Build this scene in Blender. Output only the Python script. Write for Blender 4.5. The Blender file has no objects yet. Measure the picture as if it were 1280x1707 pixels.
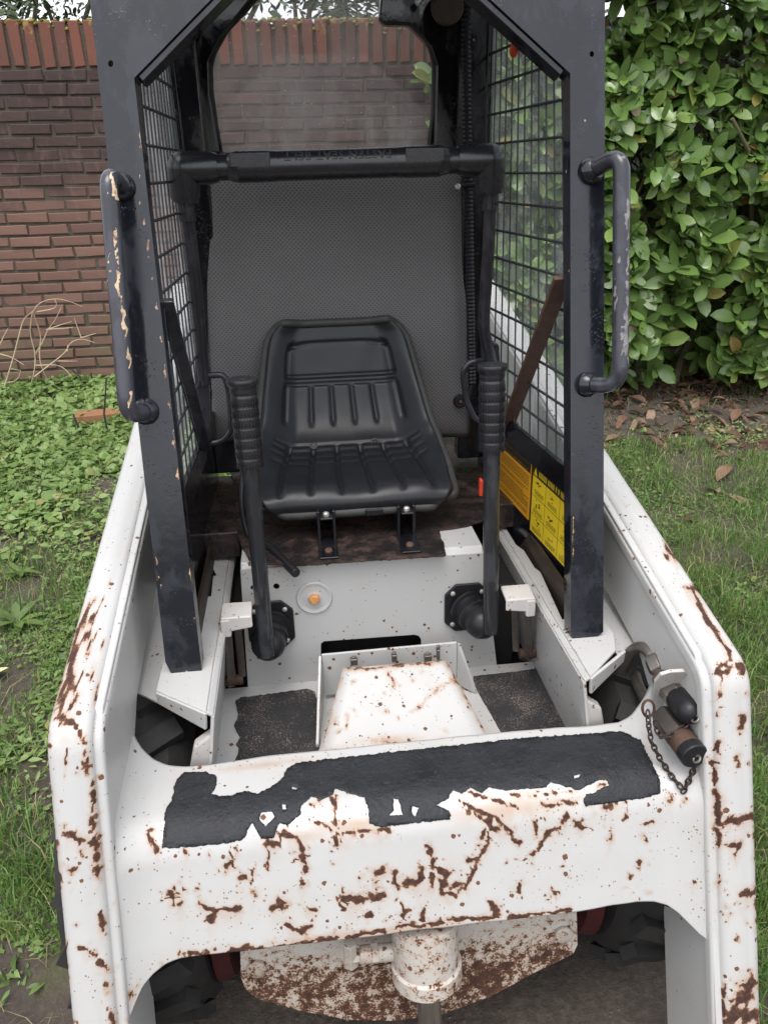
import bpy, bmesh, math, random
import numpy as np
from math import radians, sin, cos, pi, tan
from mathutils import Vector, Matrix, noise as mnoise
from mathutils.bvhtree import BVHTree
from mathutils.geometry import delaunay_2d_cdt

random.seed(7); rng = np.random.default_rng(7)
S = bpy.context.scene
COL = S.collection

# ------------------------------------------------------------------ camera
F = 1282.0                                    # focal length in pixels of the 1280 x 1707 photograph
CAM = np.array([-0.1284, 0.0, 1.32])
def _axes(th, yaw, roll):
    th, yaw, roll = map(radians, (th, yaw, roll))
    f = np.array([sin(yaw)*cos(th), cos(yaw)*cos(th), -sin(th)])
    r = np.array([cos(yaw), -sin(yaw), 0.0]); u = np.cross(r, f)
    return r*cos(roll)-u*sin(roll), u*cos(roll)+r*sin(roll), f
CR, CU, CF = _axes(24, 6.1, 1.4)
cam_d = bpy.data.cameras.new('camera'); cam = bpy.data.objects.new('camera', cam_d); COL.objects.link(cam)
cam.matrix_world = Matrix(((CR[0], CU[0], -CF[0], CAM[0]), (CR[1], CU[1], -CF[1], CAM[1]), (CR[2], CU[2], -CF[2], CAM[2]), (0, 0, 0, 1)))
cam_d.sensor_fit = 'VERTICAL'; cam_d.sensor_height = 36; cam_d.sensor_width = 27; cam_d.lens = 36*F/1707
cam_d.clip_start = .05; cam_d.clip_end = 400
S.camera = cam

# ------------------------------------------------------------------ sky and sun (overcast)
SUN_EL, SUN_ROT = radians(70), radians(200)
W = bpy.data.worlds.new('World'); S.world = W; W.use_nodes = True
nt = W.node_tree; nt.nodes.clear()
sky = nt.nodes.new('ShaderNodeTexSky'); sky.sky_type = 'NISHITA'; sky.sun_disc = False
sky.sun_elevation = SUN_EL; sky.sun_rotation = SUN_ROT; sky.dust_density = 3.0; sky.air_density = 1.0; sky.ozone_density = 1.0
hs = nt.nodes.new('ShaderNodeHueSaturation'); hs.inputs['Saturation'].default_value = .22; hs.inputs['Value'].default_value = 1.25
bg = nt.nodes.new('ShaderNodeBackground'); bg.inputs['Strength'].default_value = .15
wo = nt.nodes.new('ShaderNodeOutputWorld')
nt.links.new(sky.outputs[0], hs.inputs['Color']); nt.links.new(hs.outputs[0], bg.inputs['Color']); nt.links.new(bg.outputs[0], wo.inputs['Surface'])
sl = bpy.data.lights.new('sun', 'SUN'); sl.energy = .5; sl.angle = radians(40); sl.color = (1, .97, .93)
so = bpy.data.objects.new('sun', sl); COL.objects.link(so)
sd = Vector((sin(SUN_ROT)*cos(SUN_EL), cos(SUN_ROT)*cos(SUN_EL), sin(SUN_EL)))
so.rotation_euler = sd.to_track_quat('Z', 'Y').to_euler(); so.location = (0, 0, 8)
S.view_settings.view_transform = 'Standard'; S.view_settings.look = 'None'; S.view_settings.gamma = 1
S.view_settings.exposure = 1.0
S.view_settings.use_curve_mapping = False

# ------------------------------------------------------------------ helpers
def ray(x, y): return CF + CR*(x-640)/F - CU*(y-853.5)/F
def at(x, y, X=None, Y=None, Z=None, pl=None):
    d = ray(x, y)
    if pl is not None:
        P, n = np.array(pl[0], float), np.array(pl[1], float)
        return CAM + d*((P-CAM) @ n)/(d @ n)
    v, i = (X, 0) if X is not None else (Y, 1) if Y is not None else (Z, 2)
    return CAM + d*(v-CAM[i])/d[i]
def proj(P):
    d = np.asarray(P, float)-CAM; z = d @ CF
    return np.stack([640+F*(d @ CR)/z, 853.5-F*(d @ CU)/z], -1)

def tag(o, label=None, cat=None, group=None, kind=None):
    if label: o['label'] = label
    if cat: o['category'] = cat
    if group: o['group'] = group
    if kind: o['kind'] = kind
    return o
def root(name, loc, label, cat, group=None):
    o = bpy.data.objects.new(name, None); o.location = loc; o.empty_display_size = .1; COL.objects.link(o)
    return tag(o, label, cat, group)
def link(o, parent=None):
    COL.objects.link(o)
    if parent is not None:
        o.parent = parent
        if parent.type == 'EMPTY': o.matrix_parent_inverse = Matrix.Translation(-Vector(parent.location))
    return o
def finish(o, mat, smooth=True, bevel=0, angle=35, solid=0, offset=1, seg=2):
    me = o.data
    if mat is not None: me.materials.append(mat)
    if smooth:
        me.shade_smooth()
        if not bevel: me.set_sharp_from_angle(angle=radians(angle))
    if solid:
        m = o.modifiers.new('solid', 'SOLIDIFY'); m.thickness = solid; m.offset = offset
    if bevel:
        m = o.modifiers.new('bevel', 'BEVEL'); m.width = bevel; m.segments = seg; m.limit_method = 'ANGLE'; m.angle_limit = radians(30); m.harden_normals = True
    return o
def np_mesh(name, V, faces_list):
    """V (N,3); faces_list: list of int arrays (M,k)"""
    me = bpy.data.meshes.new(name)
    V = np.ascontiguousarray(V, dtype=np.float32)
    me.vertices.add(len(V)); me.vertices.foreach_set('co', V.ravel())
    li = np.concatenate([f.ravel() for f in faces_list]).astype(np.int32)
    tot = np.concatenate([np.full(len(f), f.shape[1], np.int32) for f in faces_list])
    st = np.concatenate([[0], np.cumsum(tot)[:-1]]).astype(np.int32)
    me.loops.add(len(li)); me.loops.foreach_set('vertex_index', li)
    me.polygons.add(len(tot)); me.polygons.foreach_set('loop_start', st); me.polygons.foreach_set('loop_total', tot)
    me.update(calc_edges=True); me.validate()
    return me
def attr(me, name, vals):
    a = me.attributes.new(name, 'FLOAT', 'POINT'); a.data.foreach_set('value', np.asarray(vals, np.float32))

class MB:
    def __init__(s): s.v = []; s.f = []
    def add(s, V, Fc):
        b = len(s.v); s.v += [tuple(map(float, p)) for p in V]; s.f += [tuple(i+b for i in f) for f in Fc]; return s
    def box(s, c, d, rot=None):
        c = Vector(c); V = []
        for x in (-.5, .5):
            for y in (-.5, .5):
                for z in (-.5, .5):
                    p = Vector((x*d[0], y*d[1], z*d[2]))
                    if rot is not None: p = rot @ p
                    V.append(c+p)
        return s.add(V, [(0, 1, 3, 2), (4, 6, 7, 5), (0, 4, 5, 1), (2, 3, 7, 6), (0, 2, 6, 4), (1, 5, 7, 3)])
    def beam(s, a, b, w, h, up=(0, 0, 1)):
        a = Vector(a); b = Vector(b); t = (b-a).normalized(); x = t.cross(Vector(up)).normalized(); z = x.cross(t)
        V = [p + x*sx*w/2 + z*sz*h/2 for p in (a, b) for sx, sz in ((-1, -1), (1, -1), (1, 1), (-1, 1))]
        return s.add(V, [(3, 2, 1, 0), (4, 5, 6, 7), (0, 1, 5, 4), (1, 2, 6, 5), (2, 3, 7, 6), (3, 0, 4, 7)])
    def prism(s, pts, vec):
        """closed polygon (3D list) extruded by vec"""
        n = len(pts); P = [Vector(p) for p in pts]; vec = Vector(vec)
        V = P + [p+vec for p in P]
        return s.add(V, [tuple(range(n))[::-1], tuple(range(n, 2*n))] + [(i, (i+1) % n, n+(i+1) % n, n+i) for i in range(n)])
    def tube(s, pts, r, seg=12, closed=False, sq=1.0):
        P = [Vector(p) for p in pts]; n = len(P)
        R = r if isinstance(r, (list, tuple)) else [r]*n
        T = []
        for i in range(n):
            a = P[(i-1) % n] if (i > 0 or closed) else P[i]; b = P[(i+1) % n] if (i < n-1 or closed) else P[i]
            T.append((b-a).normalized())
        up = Vector((0, 0, 1)) if abs(T[0].z) < .9 else Vector((1, 0, 0))
        x = T[0].cross(up).normalized(); V = []
        for i in range(n):
            x = (x - T[i]*x.dot(T[i])).normalized(); y = T[i].cross(x)
            for k in range(seg):
                a = 2*pi*k/seg; V.append(P[i] + (x*cos(a)+y*sin(a)*sq)*R[i])
        Fc = [(i*seg+k, i*seg+(k+1) % seg, ((i+1) % n)*seg+(k+1) % seg, ((i+1) % n)*seg+k) for i in range(n if closed else n-1) for k in range(seg)]
        if not closed: Fc += [tuple(range(seg))[::-1], tuple(range((n-1)*seg, n*seg))]
        return s.add(V, Fc)
    def lathe(s, prof, o, axis, seg=28):
        """prof: (distance along axis, radius)"""
        o = Vector(o); a = Vector(axis).normalized(); x = a.orthogonal().normalized(); y = a.cross(x); V = []
        for h, r in prof:
            for k in range(seg):
                t = 2*pi*k/seg; V.append(o + a*h + (x*cos(t)+y*sin(t))*max(r, 1e-5))
        n = len(prof)
        Fc = [(i*seg+k, i*seg+(k+1) % seg, (i+1)*seg+(k+1) % seg, (i+1)*seg+k) for i in range(n-1) for k in range(seg)]
        Fc += [tuple(range(seg))[::-1], tuple(range((n-1)*seg, n*seg))]
        return s.add(V, Fc)
    def build(s, name, mat, parent=None, fix=True, **k):
        me = bpy.data.meshes.new(name); me.from_pydata(s.v, [], s.f)
        if fix:
            bm = bmesh.new(); bm.from_mesh(me); bmesh.ops.recalc_face_normals(bm, faces=bm.faces); bm.to_mesh(me); bm.free()
        me.update()
        o = bpy.data.objects.new(name, me); link(o, parent)
        return finish(o, mat, **k)

def bez(pts, n=8, r=.05):
    """round the corners of a polyline"""
    P = [Vector(p) for p in pts]; out = [P[0]]
    for i in range(1, len(P)-1):
        a, b, c = P[i-1], P[i], P[i+1]
        d1 = min(r, (a-b).length*.48); d2 = min(r, (c-b).length*.48)
        p = b+(a-b).normalized()*d1; q = b+(c-b).normalized()*d2
        for k in range(n+1):
            t = k/n; out.append(p*(1-t)**2 + b*2*t*(1-t) + q*t*t)
    out.append(P[-1]); return out

def seg_dist(P, a, b):
    a = np.array(a, float); b = np.array(b, float); d = b-a; L = d @ d
    if L < 1e-9: return np.hypot(*(P-a).T)
    t = np.clip(((P-a) @ d)/L, 0, 1)
    return np.hypot(*(P-(a+t[:, None]*d)).T)
def stroke_wear(V, strokes, warp=1.0):
    """wear value 0..1 at each vertex from scrape lines measured on the photographed surface"""
    P = proj(V); w = np.zeros(len(V)); P0 = P.copy()
    if not len(strokes): return w
    q = np.array([mnoise.noise_vector(Vector((a*.055, b*.055, 3)))[:2] for a, b in P]); q2 = np.array([mnoise.noise_vector(Vector((a*.17, b*.17, 9)))[:2] for a, b in P])
    fat = 1+1.5*np.array([mnoise.noise(Vector((a*.085, b*.085, 5))) for a, b in P])+.5*q2[:, 0]
    P = P+q*6.0*warp+q2*3.2*warp
    rr_ = random.Random(len(strokes)); extra = []
    for r, pts in strokes:
        if r >= 2.5:
            for k in range(rr_.randint(2, 5)):
                c = rr_.choice(pts); extra.append((rr_.choice((.5, .8, 1.2, 1.8)), [(c[0]+rr_.gauss(0, 13), c[1]+rr_.gauss(0, 13))]))
        if rr_.random() < .25:
            c = rr_.choice(pts); a_ = rr_.uniform(0, 3.1); l_ = rr_.uniform(8, 22); extra.append((.35, [(c[0]-l_*cos(a_), c[1]-l_*sin(a_)), (c[0]+l_*cos(a_), c[1]+l_*sin(a_))]))
    strokes = list(strokes)+extra
    for r, pts in strokes:
        if len(pts) == 1: pts = pts*2
        r = .84*r*np.clip(fat, .05, 2.4) if r > 1 else r*np.ones(len(V))
        for a, b in zip(pts[:-1], pts[1:]):
            d = seg_dist(P, a, b); w = np.maximum(w, np.clip(1.0 - d/(2.0*r+1.5), 0, 1))
    global STAIN; STAIN = np.zeros(len(V)); wx = q[:, 0]*3
    for r, pts in strokes:
        if len(pts) == 1: pts = pts*2
        for a, b in zip(pts[:-1], pts[1:]):
            STAIN = np.maximum(STAIN, .62*np.exp(-(seg_dist(P, a, b)/(1.7*r+2.5))**2))
            if r >= 3:
                for dy in range(6, int(10+r*6), 5): STAIN = np.maximum(STAIN, .55*(1-dy/(12+r*6))*np.exp(-(seg_dist(P-np.array([0, dy]), a, b)/(.8*r+1.2))**2))
    return w
def poly_cdt(outline, holes=(), step=None):
    """2D triangulation of a polygon with holes and optional interior grid -> (pts, tris)"""
    pts = []; edges = []; 
    def loop(L):
        b = len(pts); n = len(L); pts.extend(Vector(p[:2]) for p in L); edges.extend((b+i, b+(i+1) % n) for i in range(n))
    loop(outline)
    for h in holes: loop(h)
    def inside(x, y, L):
        c = False; j = len(L)-1
        for i in range(len(L)):
            xi, yi, xj, yj = L[i][0], L[i][1], L[j][0], L[j][1]
            if (yi > y) != (yj > y) and x < (xj-xi)*(y-yi)/(yj-yi)+xi: c = not c
            j = i
        return c
    if step:
        xs = [p[0] for p in outline]; ys = [p[1] for p in outline]
        y = min(ys)+step/2
        while y < max(ys):
            x = min(xs)+step/2
            while x < max(xs):
                if inside(x, y, outline) and not any(inside(x, y, h) for h in holes): pts.append(Vector((x, y)))
                x += step
            y += step
    r = delaunay_2d_cdt(pts, edges, [], 0, 1e-5)
    v, f = r[0], r[2]; T = []
    for t in f:
        cx = sum(v[i].x for i in t)/3; cy = sum(v[i].y for i in t)/3
        if inside(cx, cy, outline) and not any(inside(cx, cy, h) for h in holes): T.append(tuple(t))
    return [(p.x, p.y) for p in v], T
def ragged(L, step=4, amp=1.5, seed=0):
    out = []
    for i in range(len(L)):
        a, b = L[i], L[(i+1) % len(L)]; d = math.dist(a, b); n = max(1, int(d/step))
        for k in range(n):
            t = k/n; x = a[0]+(b[0]-a[0])*t; y = a[1]+(b[1]-a[1])*t
            q = mnoise.noise_vector(Vector((x*.11, y*.11, seed)))+.6*mnoise.noise_vector(Vector((x*.31, y*.31, seed+5)))+.55*mnoise.noise_vector(Vector((x*.8, y*.8, seed+9)))
            out.append((x+q.x*amp, y+q.y*amp))
    return out
def sheet(name, px, mat, parent, thick=.004, holes=(), step=None, bevel=0, rag=None, drop=None, **plane):
    """flat plate: outline measured on the photograph, standing on its own plane in the scene"""
    if rag: px = ragged(px, *rag)
    pts, T = poly_cdt(px, holes, step)
    V = np.array([at(x, y, **plane) for x, y in pts])
    me = bpy.data.meshes.new(name); me.from_pydata(V.tolist(), [], T)
    bm = bmesh.new(); bm.from_mesh(me); bmesh.ops.recalc_face_normals(bm, faces=bm.faces)
    bm.normal_update()
    c = sum((f.calc_center_median() for f in bm.faces), Vector())/max(1, len(bm.faces))
    if bm.faces[0].normal.dot(Vector(CAM)-c) < 0: bmesh.ops.reverse_faces(bm, faces=bm.faces)
    bm.to_mesh(me); bm.free()
    o = bpy.data.objects.new(name, me); link(o, parent)
    return finish(o, mat, smooth=False, solid=thick, offset=-1, bevel=bevel)

# ------------------------------------------------------------------ materials
class NB:
    def __init__(s, name):
        s.m = bpy.data.materials.new(name); s.m.use_nodes = True; s.t = s.m.node_tree; s.t.nodes.clear()
        s.out = s.n('ShaderNodeOutputMaterial'); s.p = s.n('ShaderNodeBsdfPrincipled'); s.l(s.p.outputs[0], s.out.inputs['Surface'])
        s.tc = s.n('ShaderNodeTexCoord').outputs['Object']
    def n(s, t): return s.t.nodes.new(t)
    def l(s, a, b): s.t.links.new(a, b)
    def put(s, sock, v):
        if hasattr(v, 'is_linked') or hasattr(v, 'links'): s.l(v, sock)
        else: sock.default_value = v
    def noise(s, scale, detail=4, rough=.55, vec=None, dist=0):
        n = s.n('ShaderNodeTexNoise'); n.inputs['Scale'].default_value = scale; n.inputs['Detail'].default_value = detail
        n.inputs['Roughness'].default_value = rough; n.inputs['Distortion'].default_value = dist; s.l(vec or s.tc, n.inputs['Vector']); return n.outputs['Fac']
    def vor(s, scale, out='Distance', rand=1, vec=None):
        n = s.n('ShaderNodeTexVoronoi'); n.inputs['Scale'].default_value = scale; n.inputs['Randomness'].default_value = rand; s.l(vec or s.tc, n.inputs['Vector']); return n.outputs[out]
    def scale(s, v, vec=None):
        n = s.n('ShaderNodeMapping'); n.inputs['Scale'].default_value = v; s.l(vec or s.tc, n.inputs['Vector']); return n.outputs[0]
    def math(s, op, a, b=0.0, c=0.0):
        n = s.n('ShaderNodeMath'); n.operation = op; s.put(n.inputs[0], a); s.put(n.inputs[1], b); s.put(n.inputs[2], c); return n.outputs[0]
    def step(s, v, lo, hi):
        n = s.n('ShaderNodeMapRange'); n.interpolation_type = 'SMOOTHSTEP'; s.put(n.inputs['Value'], v); n.inputs['From Min'].default_value = lo; n.inputs['From Max'].default_value = hi; return n.outputs[0]
    def ramp(s, v, stops):
        n = s.n('ShaderNodeValToRGB'); s.l(v, n.inputs[0]); e = n.color_ramp.elements
        while len(e) < len(stops): e.new(.5)
        for k, (p, c) in zip(e, stops): k.position = p; k.color = (*c, 1)
        return n.outputs[0]
    def mix(s, f, a, b, mode='MIX'):
        n = s.n('ShaderNodeMix'); n.data_type = 'RGBA'; n.blend_type = mode; s.put(n.inputs[0], f)
        for i, v in ((6, a), (7, b)): s.put(n.inputs[i], (*v, 1) if isinstance(v, tuple) and len(v) == 3 else v)
        return n.outputs[2]
    def attr(s, name):
        n = s.n('ShaderNodeAttribute'); n.attribute_name = name; return n.outputs['Fac']
    def bump(s, h, strength=.3, dist=.002, nrm=None):
        n = s.n('ShaderNodeBump'); n.inputs['Strength'].default_value = strength; n.inputs['Distance'].default_value = dist; s.l(h, n.inputs['Height'])
        if nrm is not None: s.l(nrm, n.inputs['Normal'])
        return n.outputs[0]
    def done(s, color, rough=.5, metal=0.0, normal=None, spec=None, coat=None):
        s.put(s.p.inputs['Base Color'], (*color, 1) if isinstance(color, tuple) else color)
        s.put(s.p.inputs['Roughness'], rough); s.put(s.p.inputs['Metallic'], metal)
        if normal is not None: s.l(normal, s.p.inputs['Normal'])
        if spec is not None: s.p.inputs['Specular IOR Level'].default_value = spec
        if coat is not None: s.put(s.p.inputs['Coat Weight'], coat[0]); s.p.inputs['Coat Roughness'].default_value = coat[1]
        return s.m

def white_paint(name, speck=.1, bias=0.0, base=(.442, .438, .430), amp=1.0):
    b = NB(name)
    n1 = b.noise(70, 5, .6); n2 = b.noise(330, 3, .6)
    m = b.math('ADD', b.attr('wear'), b.math('ADD', b.math('MULTIPLY', b.math('SUBTRACT', n1, .5), .85*amp), b.math('MULTIPLY', b.math('SUBTRACT', n2, .5), .60*amp)))
    m = b.math('ADD', m, bias)
    if amp > 1: m = b.math('ADD', m, b.math('MULTIPLY', b.math('SUBTRACT', b.noise(13, 4, .6), .5), .75))
    rust = b.step(m, .475, .545)
    # small stone chips, denser where the large-scale noise is high
    cells = b.n('ShaderNodeTexVoronoi'); cells.inputs['Scale'].default_value = 120; b.l(b.tc, cells.inputs['Vector'])
    sep = b.n('ShaderNodeSeparateColor'); b.l(cells.outputs['Color'], sep.inputs[0])
    dens = b.math('MULTIPLY', b.step(b.noise(6, 3), .3, .75), speck)
    dens = b.math('ADD', dens, b.math('MULTIPLY', b.attr('wear'), .35))
    on = b.math('LESS_THAN', sep.outputs[0], dens)
    rad = b.math('MULTIPLY', b.math('POWER', sep.outputs[1], 3.2), .52)
    chip = b.math('MULTIPLY', on, b.math('LESS_THAN', b.math('ADD', cells.outputs['Distance'], b.math('MULTIPLY', b.math('SUBTRACT', b.noise(420, 2), .5), .45)), b.math('ADD', rad, .06)))
    c2 = b.n('ShaderNodeTexVoronoi'); c2.inputs['Scale'].default_value = 290; b.l(b.tc, c2.inputs['Vector'])
    sp2 = b.n('ShaderNodeSeparateColor'); b.l(c2.outputs['Color'], sp2.inputs[0])
    d2 = b.math('MULTIPLY', b.step(b.noise(9, 4, .7), .42, .70), min(.5, speck*1.1))
    tiny = b.math('MULTIPLY', b.math('LESS_THAN', sp2.outputs[0], d2), b.math('LESS_THAN', b.math('ADD', c2.outputs['Distance'], b.math('MULTIPLY', b.math('SUBTRACT', b.noise(800, 2), .5), .5)), b.math('MULTIPLY', sp2.outputs[1], .42)))
    chip = b.math('MAXIMUM', chip, b.math('MULTIPLY', tiny, .85))
    allr = b.math('MAXIMUM', rust, chip)
    halo = b.math('MULTIPLY', b.step(b.math('ADD', m, b.math('MULTIPLY', b.noise(25, 4), .2)), .30, .66), .6)
    dirt = b.step(b.noise(9, 6, .65), .45, .85)
    streak = b.step(b.noise(14, 4, .6, b.scale((1, .5, .12))), .55, .85)
    col = b.mix(b.math('MULTIPLY', dirt, .5), base, (.40, .37, .32))
    col = b.mix(b.math('MULTIPLY', streak, .22), col, (.42, .37, .31))
    col = b.mix(b.math('MULTIPLY', b.step(b.noise(600, 2), .62, .75), .35), col, (.33, .30, .27))
    scr = b.math('MULTIPLY', b.step(b.noise(60, 3, .6, b.scale((6, .8, .6))), .66, .74), b.step(b.noise(10, 2), .45, .65))
    col = b.mix(b.math('MULTIPLY', scr, .4), col, (.22, .19, .165))
    stn = b.math('MULTIPLY', b.attr('stain'), b.step(b.math('ADD', b.noise(45, 5, .65), b.math('MULTIPLY', b.attr('stain'), .35)), .35, .72))
    col = b.mix(b.math('MINIMUM', b.math('MULTIPLY', stn, .85), .8), col, b.mix(b.noise(60, 3), (.30, .15, .07), (.40, .27, .17)))
    col = b.mix(halo, col, (.33, .155, .065))
    rc = b.ramp(b.math('ADD', b.math('MULTIPLY', b.noise(160, 5, .65), .8), b.math('MULTIPLY', n2, .2)),
                [(.25, (.014, .007, .006)), (.50, (.040, .015, .010)), (.64, (.085, .033, .016)), (.8, (.24, .10, .045))])
    rc = b.mix(b.math('MULTIPLY', b.step(m, .78, .50), .75), rc, b.mix(b.noise(220, 3), (.10, .042, .018), (.21, .095, .042)))
    col = b.mix(allr, col, rc)
    h = b.math('SUBTRACT', b.math('MULTIPLY', b.noise(35, 2), .15), allr)
    nrm = b.bump(h, .5, .0012)
    rough = b.math('ADD', .34, b.math('MULTIPLY', allr, .5))
    return b.done(col, rough, 0, nrm)
WHITE = white_paint('white_paint', .24)
WHITE_CLEAN = white_paint('white_paint_clean', .12, -.05)
WHITE_WORN = white_paint('white_paint_worn', .30, .06, (.50, .475, .455))
WHITE_RUSTY = white_paint('white_paint_rusty', .6, .0, (.46, .43, .39), 1.9)

def black_paint(name, chips=.5, base=(.028, .030, .036), film=True, chipcol=(.42, .27, .16)):
    b = NB(name)
    big = b.noise(16, 4, .6, b.scale((1, 1, .45))); fine = b.noise(140, 5, .6)
    wet = b.step(b.math('ADD', big, b.math('MULTIPLY', b.noise(60, 3), .18)), .52, .62)
    m = b.math('ADD', b.attr('wear'), b.math('ADD', b.math('MULTIPLY', b.math('SUBTRACT', fine, .5), .9), b.math('MULTIPLY', b.math('SUBTRACT', b.noise(40, 3), .5), .7)))
    chip = b.step(m, .60, .65)
    v = b.n('ShaderNodeTexVoronoi'); v.inputs['Scale'].default_value = 45; b.l(b.tc, v.inputs['Vector'])
    sep = b.n('ShaderNodeSeparateColor'); b.l(v.outputs['Color'], sep.inputs[0])
    dot = b.math('MULTIPLY', b.math('LESS_THAN', sep.outputs[0], .10*chips), b.math('LESS_THAN', v.outputs['Distance'], b.math('MULTIPLY', sep.outputs[1], .12)))
    chip = b.math('MAXIMUM', chip, dot)
    c0 = b.mix(wet, tuple(x*1.7 for x in base), base)
    c0 = b.mix(b.math('MULTIPLY', b.step(b.noise(30, 6, .7), .5, .8), .14), c0, (.075, .07, .066))
    cc = b.ramp(b.noise(90, 3), [(.3, (.12, .05, .03) if chipcol[0] > .3 else (.10, .095, .095)), (.5, chipcol), (.75, tuple(min(.8, c*1.35) for c in chipcol))])
    col = b.mix(chip, c0, cc)
    # rain drops
    dv = b.vor(210); drops = b.math('MULTIPLY', b.step(dv, .34, .12), b.step(b.noise(24, 2), .5, .66))
    h = b.math('ADD', b.math('MULTIPLY', drops, .6), b.math('SUBTRACT', b.math('MULTIPLY', b.noise(55, 3), .35), chip))
    rough = b.math('ADD', b.math('SUBTRACT', .26, b.math('MULTIPLY', wet, .16)), b.math('MULTIPLY', chip, .4))
    return b.done(col, rough, 0, b.bump(h, .35, .0015), spec=.5)
BLACK = black_paint('black_paint', .6, (.010, .0112, .0155))
BLACK_WORN = black_paint('black_paint_worn', 1.2, (.018, .018, .022))
BLACK_IN = black_paint('black_paint_interior', .3, (.007, .007, .009))

def simple(name, c, rough=.5, metal=0, nscale=40, var=.3, bump=.15, bdist=.001, spec=None):
    b = NB(name); n = b.noise(nscale, 5, .6)
    col = b.mix(n, tuple(x*(1-var) for x in c), tuple(min(1, x*(1+var)) for x in c))
    return b.done(col, b.math('ADD', rough-.08, b.math('MULTIPLY', n, .16)), metal, b.bump(b.noise(nscale*6, 3), bump, bdist), spec)
RUBBER = simple('black_rubber', (.012, .012, .014), .40, nscale=60, spec=.35)
VINYL = simple('black_vinyl', (.013, .0135, .016), .36, nscale=25, var=.25, bump=.10, bdist=.0006, spec=.34)
GRIP = simple('moulded_grip', (.015, .015, .018), .27, nscale=30, spec=.6)
STEEL = simple('dull_steel', (.22, .20, .18), .42, .8, 50, .4)
STEEL_RUST = simple('rusty_steel', (.085, .048, .033), .7, .2, 70, .6, .4)
CHROME = simple('chrome_rod', (.7, .7, .72), .08, 1, 30, .1, .02)
ZINC = simple('zinc_bolt', (.55, .54, .50), .4, .7, 60, .3)
ORANGE = simple('orange_cap', (.55, .25, .09), .5, 0, 90, .3)
DARKRED = simple('dirty_red_paint', (.055, .008, .007), .75, 0, 25, .7, .3)
RED = simple('red_paint', (.30, .022, .016), .6, 0, 40, .35)
REDCLEAN = simple('red_plastic', (.55, .045, .02), .4, 0, 40, .2)
DARKGAP = simple('dirty_black_steel', (.010, .009, .009), .7, 0, 40, .5, .3)
def m_rustyblack():
    b = NB('rusty_black_plate'); n = b.noise(22, 6, .65); f = b.noise(120, 4)
    col = b.ramp(b.math('ADD', b.math('MULTIPLY', n, .75), b.math('MULTIPLY', f, .25)), [(.30, (.010, .009, .009)), (.50, (.024, .020, .019)), (.58, (.060, .034, .026)), (.64, (.045, .040, .037)), (.8, (.14, .115, .10))])
    return b.done(col, b.step(n, .25, .9), 0, b.bump(b.noise(80, 6), .6, .003))
RUSTBLACK = m_rustyblack()
def m_brownboard():
    b = NB('dirty_brown_board'); n = b.noise(14, 6, .7, b.scale((1, .4, 2)))
    return b.done(b.ramp(n, [(.3, (.012, .009, .007)), (.55, (.032, .021, .013)), (.8, (.09, .06, .04))]), .6, 0, b.bump(b.noise(60, 5), .4, .002))
BROWN = m_brownboard()
def m_grit(name, dense=.5):
    b = NB(name); f = b.noise(420, 2, .5); n = b.noise(18, 4)
    spark = b.step(b.math('ADD', f, b.math('MULTIPLY', b.math('SUBTRACT', n, .5), dense)), .56, .72)
    col = b.mix(spark, b.mix(n, (.012, .012, .014), (.028, .027, .028)), (.21, .17, .145))
    return b.done(col, .75, 0, b.bump(b.math('ADD', f, b.noise(900, 1)), .8, .0015))
GRIT = m_grit('gritty_black_pad')
def m_strip():
    b = NB('anti_slip_coating'); n = b.noise(26, 6, .7); f = b.noise(260, 3)
    lump = b.step(n, .35, .75)
    col = b.mix(b.step(n, .4, .8), (.020, .021, .024), (.010, .010, .0115))
    col = b.mix(b.math('MULTIPLY', b.step(f, .62, .78), .30), col, (.20, .17, .15))
    h = b.math('ADD', b.math('MULTIPLY', lump, .8), b.math('ADD', b.math('MULTIPLY', f, .3), b.math('MULTIPLY', b.noise(70, 5, .7), 1.2)))
    return b.done(col, b.math('SUBTRACT', .55, b.math('MULTIPLY', lump, .14)), 0, b.bump(h, .55, .003), spec=.3)
STRIP = m_strip()
def m_perf():
    b = NB('perforated_trim')
    r = b.n('ShaderNodeMapping'); r.inputs['Rotation'].default_value = (0, radians(45), 0); b.l(b.tc, r.inputs['Vector'])
    s = b.n('ShaderNodeSeparateXYZ'); b.l(r.outputs[0], s.inputs[0])
    k = 2*pi/.0066
    wx = b.math('COSINE', b.math('MULTIPLY', s.outputs[0], k)); wz = b.math('COSINE', b.math('MULTIPLY', s.outputs[2], k))
    hole = b.step(b.math('ADD', wx, wz), .7, 1.5)
    n = b.noise(5, 4)
    base = b.mix(n, (.105, .101, .104), (.165, .156, .155))
    base = b.mix(b.math('MULTIPLY', b.step(b.noise(12, 5, .7), .5, .8), .25), base, (.20, .17, .14))
    return b.done(b.mix(hole, base, (.036, .035, .036)), .72, 0, b.bump(b.math('MULTIPLY', hole, -1.0), .6, .002))
PERF = m_perf()
def m_tyre():
    b = NB('tyre_rubber'); n = b.noise(20, 5, .65)
    return b.done(b.ramp(n, [(.3, (.011, .011, .011)), (.6, (.022, .02, .019)), (.8, (.06, .05, .042))]), .75, 0, b.bump(b.noise(140, 4), .3, .002))
TYRE = m_tyre()
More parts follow.
